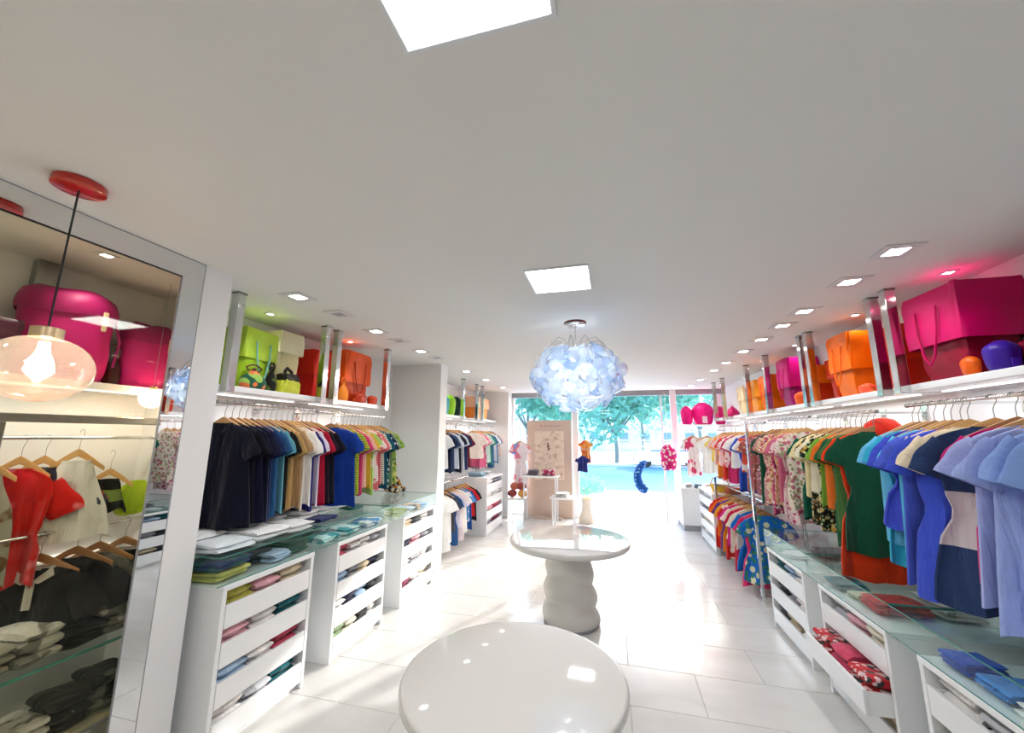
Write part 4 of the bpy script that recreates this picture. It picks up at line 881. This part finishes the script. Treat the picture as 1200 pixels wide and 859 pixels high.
low = ((1.33, -2.60, 'polo', (18, 17, 16), None, .40, .85, 'boxy black shirt in the lower row behind dark glass'), (1.46, -2.62, 'tee', (24, 24, 24), None, .34, .8, 'second black shirt in the lower row behind dark glass'),
       (1.55, -2.60, 'tee', (110, 108, 96), (60, 60, 54), .42, .75, 'grey snakeskin print shirt in the lower row behind dark glass'), (1.66, -2.60, 'tee', (13, 13, 13), None, .46, .8, 'big black shirt in the lower row by the mirrored strip'))
for i, (y, x, kind, c, c2, L, wd, lab) in enumerate(low):
    bay(kind, y, 1.255, .65, C(c, 'blotch', c2) if c2 else C(c), lab, 'shirt', x=-2.61, L=L, hem=.21, width=wd, trim=C((190, 186, 176)) if i in (0, 3) else None, seed=30 + i)
    hg = hanger((-2.61, y, 1.255), .65, f'{["nearest", "second", "third", "farthest"][i]} hanger of the lower row behind dark glass', 'hangers behind the dark glass', True); hg.scale = (.7, .7, .85)
t = thing('bay_lower_rail', 'low steel rail with black shirts behind dark glass', 'clothes rail', (0, 0, 1.255))
MB().tube([(-2.61, .3, 0), (-2.61, 1.79, 0)], .009).build('bar', CHROME, t, True)
for yy in (.7, 1.5): MB().box(XB, -2.61, yy, yy + .014, -.008, .004).build('bracket', CHROME, t)
for zz, nm in ((.70, 'upper'), (.34, 'lower')):
    t = thing('bay_low_shelf', f'{nm} low shelf of black and white clothes behind dark glass', 'shelf', (0, 0, zz))
    MB().box(XB, -2.46, -.2, 1.795, 0, .014 if nm == 'upper' else .03).build('board', GLASS_SHELF if nm == 'upper' else paint('beige_board', (196, 188, 160), .5), t)
    if nm == 'upper':
        MB().box(XB, XB + .02, -.1, 1.75, .38, .40).build('led_fill_strip', emit('led_fill_strip', (1, .97, .93), 1.8), t)  # added strip with its lamp, lightens the dark lower bay
        o = lamp('AREA', 'led_fill_glow', t, (XB + .03, .85, .39), 4.5, shape='RECTANGLE', size=.03, size_y=1.7); o.rotation_euler = (0, -.9, 0)
    MB().box(-2.46, -2.457, -.2, 1.795, 0, .014).build('front_edge', GLASS_EDGE if nm == 'upper' else GREYM, t)
cl = [('black', (22, 22, 22)), ('grey snakeskin', (150, 146, 132)), ('white and black', (200, 198, 188)), ('jet black', (14, 14, 14)), ('off white', (206, 202, 192)), ('sooty', (40, 38, 36))]
for j, (zz, nm) in enumerate(((.715, 'upper'), (.371, 'lower'))):
    for i in range(5):
        cn, c = cl[(i + j * 2) % 6]
        folded((-2.60, 1.0 + i * .165, zz), .2 * math.sin(i + j), .24, .16, .1 + .03 * ((i + j) % 3), 3, C(c) if i % 2 else C(c, 'blotch', (120, 118, 108)), f'{cn} folded garment on the {nm} low shelf behind dark glass', 'folded clothes behind dark glass', seed=600 + i + j * 10)

# ------------------------------------------------------------------ shop window displays
gw = 'shop window display'
t = thing('display_board', 'tall beige display board standing behind the left shop window', 'display board', (-1.395, 8.72, 0))
MB().box(-.495, .495, 0, .04, .0, 2.07, .004).build('panel', paint('beige_board_panel', (206, 184, 168), .6, var=.05, scale=3), t)
MB().box(-.32, .33, -.02, 0, .78, 1.83, .004).build('picture_panel', cloth((230, 212, 194), 'blotch', (218, 196, 178), (206, 170, 156), 16), t)
MB().box(-.18, -.155, -.004, 0, 1.93, 1.955).build('red_mark', paint('red_print', (190, 50, 50), .6), t)
for k in range(5): MB().box(-.11 + k * .075, -.06 + k * .075, -.003, 0, 1.935, 1.952).build('printed_mark', paint('grey_print', (150, 130, 120), .6), t)
mk = paint('ink_print', (130, 90, 84), .6)
for k, (x, z, a, b) in enumerate(((-.02, 1.56, .018, .022), (-.015, 1.50, .03, .04), (.0, 1.44, .03, .03), (-.03, 1.33, .012, .02), (.02, 1.31, .016, .014), (-.07, 1.32, .014, .01), (.03, 1.12, .01, .03), (-.12, 1.70, .03, .016), (.12, 1.72, .05, .014))):
    MB().loft([[(x + a * r * math.cos(q), yy, z + b * r * math.sin(q * 1.0 + .2 * k)) for q in [2 * PI * j / 9 for j in range(9)]] for r, yy in ((1, -.0205), (.9, -.0235))], capb=True, capa=True).build('painted_stroke', mk, t)
MB().box(-.3, .3, -.25, -.02, 0, .03).build('foot', paint('beige_board_panel', (206, 184, 168)), t)
def side_table(x, y, w, d, h, label):
    t = thing('display_table', label, 'table', (x, y, 0), 0, gw)
    MB().box(-w / 2, w / 2, -d / 2, d / 2, h - .035, h, .008).build('table_top', LAC, t)
    for sx in (-1, 1):
        for sy in (-1, 1): MB().box(sx * (w / 2 - .05) - .012, sx * (w / 2 - .05) + .012, sy * (d / 2 - .05) - .012, sy * (d / 2 - .05) + .012, 0, h - .035).build('leg', ALU, t)
side_table(-1.5, 8.25, .75, .4, .92, 'tall white display table before the beige board')
side_table(-1.0, 8.0, .5, .4, .55, 'low white display table before the beige board')
folded((-1.66, 8.25, .921), 0, .24, .24, .1, 3, C((110, 104, 120)), 'grey folded shirt on the tall white display table', gw, 801)
folded((-1.34, 8.25, .921), 0, .28, .24, .12, 3, C((180, 50, 90), 'floral', (240, 220, 220), None), 'pink flowered folded shirt on the tall white display table', gw, 802)
folded((-1.02, 8.0, .551), 0, .28, .22, .07, 2, C((240, 238, 236)), 'white folded shirt on the low white display table', gw, 803)
t = thing('floor_vase', 'cream bottle shaped floor vase beside the door jamb', 'vase', (-.58, 8.45, 0))
MB().lathe([(.02, 0), (.17, 0), (.175, .04), (.16, .12), (.12, .2), (.098, .3), (.092, .42), (.1, .46), (.08, .46), (.075, .4), (.01, .38)], 28).build('body', paint('cream_ceramic', (228, 216, 202), .4), t, True)
MB().lathe([(.098, .46), (.104, .465), (.1, .475), (.07, .475), (.068, .462)], 24).build('rim', paint('tan_ceramic', (206, 170, 110), .4), t, True)
# curved patterned door handle
t = bpy.data.objects.new('door_handle', None); COL.objects.link(t); t.parent = d1; t.location = (.54, YF + .02, .9); t['label'] = 'curved blue patterned door handle'
pts = [(.07, 0, .27), (.03, -.03, .25), (-.04, -.06, .16), (-.085, -.07, .05), (-.085, -.07, -.06), (-.05, -.07, -.16), (.01, -.06, -.24), (.06, -.03, -.27)]
MB().tube(pts, [.055, .064, .072, .078, .084, .092, .096, .085], 16).build('grip', cloth((24, 84, 164), 'dots', (150, 206, 236), None, 9), t, True)
MB().sphere((.07, -.0, .285), .055, .04, .045).build('end_knob', cloth((34, 80, 170)), t, True)
MB().tube([(.06, 0, -.27), (.06, .03, -.27)], .02).build('fixing', CHROME, t, True)
# magenta backpack and other hanging goods at the door
pouch((1.06, 8.62, 1.06), 0, .3, .22, .62, vinyl((214, 30, 120), 'floral', (150, 40, 140), (240, 220, 210)), vinyl((190, 20, 100)), 'magenta flowered backpack hanging beside the door jamb', gw, 41, puffy=True)
t = thing('hanging_hook', 'thin white hook line holding the magenta backpack', 'hook', (1.06, 8.62, 1.5)); MB().tube([(0, 0, 0), (0, 0, 1.1), (0, .2, 1.15)], .005).build('line', ALU, t, True)
garment((-.6, 8.72, 1.78), .2, 'dress', C((240, 160, 80), 'blotch', (220, 100, 60)), 'orange dress hanging just inside the door jamb', 'dress', gw, L=.6, width=.5, seed=91, sl=.06)
garment((-.66, 8.60, 1.45), .2, 'tee', C((40, 50, 120)), 'navy top hanging below the orange dress', 'top', gw, L=.45, width=.5, seed=92, sl=.06)
t = thing('door_rail', 'short chrome rail fixed to the white door jamb', 'rail', (-.76, 8.72, 1.78)); MB().tube([(-.02, .12, 0), (.0, .02, 0), (.3, 0, 0)], .008).build('bar', CHROME, t, True); MB().tube([(-.0, .1, -.33), (.0, -.1, -.33), (.3, -.12, -.33)], .008).build('lower_bar', CHROME, t, True)
# left window: dress and cushions
garment((-2.03, 8.62, 1.72), .1, 'dress', C((246, 232, 236), 'blotch', (232, 130, 150), (110, 160, 220), 6), 'white and pink dress hanging in the left shop window', 'dress', gw, L=1.1, hem=.22, width=.75, seed=93)
hanger((-2.03, 8.62, 1.72), .1, 'hanger of the white and pink dress in the left window', gw)
t = thing('window_rod', 'thin rod across the left shop window', 'rail', (-2.03, 8.62, 1.72)); MB().tube([(-.2, 0, 0), (.2, 0, 0)], .006).build('bar', CHROME, t, True); MB().tube([(0, 0, 0), (0, 0, CEIL - 1.72)], .003).build('wire', STEEL, t, True)
t = thing('window_bench', 'low white bench in the left shop window', 'bench', (-2.06, 8.5, 0)); MB().box(-.2, .2, -.16, .16, .38, .42, .006).build('seat', LAC, t)
for s in (-1, 1): MB().box(s * .18 - .015, s * .18 + .015, -.15, .15, 0, .38).build('leg', LAC, t)
for i, (x, z, c, nm) in enumerate(((-2.17, .421, (150, 70, 70), 'brown red'), (-1.95, .421, (236, 170, 90), 'orange'), (-2.12, .57, (200, 110, 90), 'terracotta'), (-1.97, .57, (160, 70, 60), 'russet'))):
    o = MB().sphere((0, 0, .08), .105, .09, .08).build('round_cushion', C(c), None, True, (x, 8.5, z)); tag(o, f'{nm} round cushion on the left window bench', 'cushion', gw)
# right window: shelf, pink bags, outfits, low cabinet
t = thing('window_shelf', 'white shelf of pink bags in the right shop window', 'shelf', (0, 0, 1.93)); MB().box(1.32, XR, 8.35, 8.8, 0, .03, .003).build('board', LAC, t)
MB().tube([(1.36, 8.5, -.08), (2.15, 8.5, -.08)], .008).build('rod', CHROME, t, True)
for xx in (1.4, 2.12): MB().tube([(xx, 8.5, -.08), (xx, 8.5, 0)], .005).build('rod_bracket', CHROME, t, True)
PK = vinyl((226, 10, 120), rough=.5)
pouch((1.45, 8.55, 1.9605), 0, .22, .2, .46, PK, PK, 'small puffy pink bag in the right shop window', gw, 51, puffy=True)
pouch((1.76, 8.55, 1.9605), 0, .38, .24, .54, PK, vinyl((240, 200, 214)), 'large puffy pink bag in the right shop window', gw, 52, puffy=True)
pouch((2.06, 8.55, 1.9605), 0, .2, .2, .44, vinyl((200, 10, 100), rough=.5), PK, 'puffy dark pink bag by the right wall in the shop window', gw, 53, puffy=True)
for i, (x, nm, m, L) in enumerate(((1.52, 'pale pink trimmed', C((246, 228, 230), 'blotch', (220, 60, 110), None, 9), .86), (1.78, 'white lace', C((240, 238, 236)), .8), (2.0, 'pale green', C((214, 230, 220)), .7))):
    garment((x, 8.5, 1.85), PI / 2 * 0 + .1, 'dress', m, f'{nm} outfit hanging in the right shop window', 'dress', gw, L=L, width=.62, seed=95 + i)
    hanger((x, 8.5, 1.85), .1, f'hanger of the {nm} outfit in right window', gw)
t = thing('window_cabinet', 'low white cabinet with grey base in the right shop window', 'cabinet', (1.65, 8.5, 0))
MB().box(-.45, .5, -.3, .28, .1, .74, .005).build('body', LAC, t); MB().box(-.43, .48, -.28, .26, 0, .1).build('base', GREYM, t); MB().box(-.46, .51, -.31, .29, .74, .77, .004).build('top', LAC, t)
for i, (x, c, nm) in enumerate(((1.35, (226, 226, 226), 'white'), (1.52, (120, 150, 170), 'blue grey'), (1.7, (230, 220, 210), 'ivory'))):
    folded((x, 8.34, .771), 0, .14, .2, .07, 2, C(c), f'{nm} folded shirt on the low right window cabinet', gw, 810 + i)
t = thing('yellow_basket', 'yellow basket on the far right drawer cabinet', 'basket', (1.62, 7.1, .861))
MB().lathe([(.02, 0), (.11, 0), (.15, .1), (.155, .105), (.14, .1), (.1, .01), (.02, .01)], 20).build('bowl', C((232, 190, 60)), t, True); MB().tube([(-.14, 0, .1), (-.1, 0, .2), (0, 0, .24), (.1, 0, .2), (.14, 0, .1)], .009).build('handle', C((214, 160, 50)), t, True)
folded((1.75, 6.86, .861), 0, .22, .2, .1, 3, C((206, 110, 60)), 'rust folded cloth next to the yellow basket', gw, 820)
folded((-2.5, 7.1, .981), 0, .3, .26, .07, 3, C((150, 180, 200)), 'blue grey folded shirt on the far left drawer cabinet', gw, 821)
folded((-2.5, 7.5, .981), 0, .3, .26, .06, 3, C((220, 224, 226)), 'white folded shirt on the far left drawer cabinet', gw, 822)

# ------------------------------------------------------------------ outside
struct(MB().box(-30, 30, YF + .1, 13.4, -.14, -.01).build('pavement', paint('pavement', (214, 212, 208), .8, var=.05, scale=3)))
struct(MB().box(-30, 30, 13.4, 25, -.2, -.06).build('road', paint('road', (78, 138, 176), .85, var=.06, scale=2)))
struct(MB().box(-30, 30, 13.3, 13.42, -.14, .02).build('kerb_near', paint('kerb', (226, 224, 220), .8)))
struct(MB().box(-40, 40, 25, 60, -.14, .05).build('far_pavement', paint('far_pavement', (196, 208, 208), .85, var=.08, scale=1)))
def leaf_mat(c, name):
    m, t, out = nodes(name); d = N(t, 'ShaderNodeBsdfDiffuse'); tr = N(t, 'ShaderNodeBsdfTranslucent')
    tc = N(t, 'ShaderNodeTexCoord'); nz = N(t, 'ShaderNodeTexNoise', i_Scale=2.0, i_Detail=3.0); t.links.new(tc.outputs['Object'], nz.inputs['Vector'])
    mx = N(t, 'ShaderNodeMix', data_type='RGBA'); l = lin(c); mx.inputs[6].default_value = (*[v * .7 for v in l], 1); mx.inputs[7].default_value = (*[min(1, v * 1.35) for v in l], 1)
    t.links.new(nz.outputs[0], mx.inputs[0]); t.links.new(mx.outputs[2], d.inputs[0]); t.links.new(mx.outputs[2], tr.inputs[0])
    ms = N(t, 'ShaderNodeMixShader'); ms.inputs[0].default_value = .5; t.links.new(d.outputs[0], ms.inputs[1]); t.links.new(tr.outputs[0], ms.inputs[2]); t.links.new(ms.outputs[0], out.inputs[0]); return m
LEAF = leaf_mat((118, 182, 166), 'leaves'); LEAF2 = leaf_mat((150, 204, 186), 'light_leaves')
BARK = paint('bark', (120, 130, 130), .9, var=.15, scale=8, bump=.4)
def tree(x, y, h, r, label, seed, n=1500, trunk=.14, mat=None, z0=.05):
    rnd = random.Random(seed); t = thing('street_tree', label, 'tree', (x, y, z0), 0, 'trees across the street')
    th = h - r * 1.1
    MB().tube([(0, 0, -.05), (.03, 0, th * .4), (-.04, .03, th * .8), (.05, 0, th + r * .4)], [trunk, trunk * .8, trunk * .7, trunk * .4], 8).build('trunk', BARK, t, True)
    for k in range(5):
        a = k * 1.26 + rnd.random(); MB().tube([(0, 0, th * .8), (r * .4 * math.cos(a), r * .4 * math.sin(a), th + r * .35), (r * .7 * math.cos(a), r * .7 * math.sin(a), th + r * .7)], [trunk * .5, trunk * .3, trunk * .12], 6).build('branch', BARK, t, True)
    m = MB()
    blobs = [(rnd.gauss(0, r * .42), rnd.gauss(0, r * .42), th + r * .6 + rnd.gauss(0, r * .32), r * rnd.uniform(.3, .5)) for _ in range(14)]
    for i in range(n):
        bx, by, bz, br = rnd.choice(blobs); d = Vector((rnd.gauss(0, 1), rnd.gauss(0, 1), rnd.gauss(0, 1))).normalized() * br * rnd.uniform(.6, 1)
        c = Vector((bx, by, bz)) + d; a = Vector((rnd.gauss(0, 1), rnd.gauss(0, 1), rnd.gauss(0, 1))).normalized(); b = a.orthogonal().normalized(); s = rnd.uniform(.13, .24) * (r / 2) ** .5
        m.add([c - a * s, c + b * s * .5, c + a * s, c - b * s * .5], [(0, 1, 2, 3)])
    o = m.build('foliage', mat or LEAF, t); o['kind'] = 'stuff'
tree(.15, 26.5, 5.8, 3.3, 'pale green tree with slim trunk straight across the road', 1, 2600)
tree(-5.8, 27, 6.0, 3.1, 'leafy tree across the road behind the left shop window', 2, 2200)
tree(-10.5, 25.5, 5.6, 2.6, 'leafy tree far left across the road', 3, 1800, mat=LEAF2)
tree(5.6, 28.5, 6.2, 3.2, 'leafy tree across the road behind the door right jamb', 4, 2200, mat=LEAF2)
tree(2.6, 38, 8.0, 4.0, 'distant pale tree beyond the fence', 5, 1400, mat=LEAF2)
tree(10.4, 33, 7.0, 3.4, 'tree at the far right beyond the right shop window', 6, 2200)
tree(-4.0, 40, 8.0, 4.2, 'distant leafy tree beyond the fence at left', 7, 1400)
t = thing('street_fence', 'long white fence across the road', 'fence', (0, 31, .05))
for i in range(34):
    MB().box(-14 + i * .9 - .05, -14 + i * .9 + .05, -.05, .05, 0, 1.5).build('post', ALU, t)
for z in (.45, .95, 1.4): MB().box(-14.1, 15.8, -.03, .03, z - .05, z + .05).build('rail', ALU, t)
def far_house(x, y, w_, h, label, c):
    t = thing('far_building', label, 'building', (x, y, 0), 0, 'pale buildings beyond the trees')
    MB().box(-w_ / 2, w_ / 2, 0, 6, 0, h).build('wall', paint('house' + str(c), c, .8), t); MB().box(-w_ / 2 - .3, w_ / 2 + .3, -.3, 6.3, h, h + .3).build('roof', paint('house_roof', (200, 206, 210), .8), t)
    n = int(w_ / 2.4)
    for k in range(n):
        for lv in range(int(h / 2.9)):
            xx = -w_ / 2 + (k + .5) * w_ / n; f = MB().box(xx - .6, xx + .6, -.05, 0, 1 + lv * 2.9, 2.3 + lv * 2.9).build('window', ALU, t); MB().box(xx - .52, xx + .52, -.07, -.05, 1.08 + lv * 2.9, 2.22 + lv * 2.9).build('pane', paint('house_glass', (130, 160, 180), .1), f)
far_house(-9, 50, 16, 6.4, 'pale blue white building far behind the left trees', (220, 228, 232))
far_house(9, 52, 18, 6.6, 'white building far behind the trees on the right', (232, 232, 230))
# parked pale car across the road
t = thing('parked_car', 'pale car parked across the road seen through the door', 'car', (3.1, 25.6, -.06), .0)
body = [(-2.0, .35), (-2.05, .6), (-1.9, .85), (-1.2, .95), (-.6, 1.38), (.7, 1.42), (1.4, .98), (2.0, .85), (2.1, .55), (2.05, .3)]
rings = [[(x * k, yy, .28 + (z - .28) * q) for x, z in body] for yy, k, q in ((-.85, .96, .94), (-.78, 1, 1), (.78, 1, 1), (.85, .96, .94))]
MB().loft(rings, cap=True).build('body', paint('car_white', (236, 238, 240), .25, coat=.6), t, True)
MB().add([(-1.05, -.853, .93), (-.55, -.84, 1.27), (.62, -.84, 1.3), (1.15, -.853, .95)], [(0, 1, 2, 3)]).build('side_window', paint('car_glass', (70, 120, 160), .08), t)
for xx in (-1.3, 1.35):
    for yy in (-.8, .65): MB().tube([(xx, yy, .32), (xx, yy + .18, .32)], .32, 20).build('wheel', BLACK, t, True)
t = thing('pavement_bush', 'low pale bush on the pavement beyond the vase', 'bush', (-.75, 11.2, 0), 0)
MB().lathe([(.02, 0), (.22, 0), (.28, .3), (.25, .3), (.02, .26)], 20).build('pot', paint('pot', (206, 200, 190), .6), t, True)
m = MB(); rnd = random.Random(9)
for i in range(500):
    d = Vector((rnd.gauss(0, 1), rnd.gauss(0, 1), abs(rnd.gauss(0, .7)))).normalized(); c = Vector((d.x * .5, d.y * .5, .3 + d.z * .42)) * rnd.uniform(.7, 1); a = Vector((rnd.gauss(0, 1), rnd.gauss(0, 1), rnd.gauss(0, 1))).normalized(); b = a.orthogonal().normalized()
    m.add([c - a * .07, c + b * .03, c + a * .07, c - b * .03], [(0, 1, 2, 3)])
o = m.build('foliage', LEAF2, t); o['kind'] = 'stuff'
print('objects', len(bpy.data.objects))
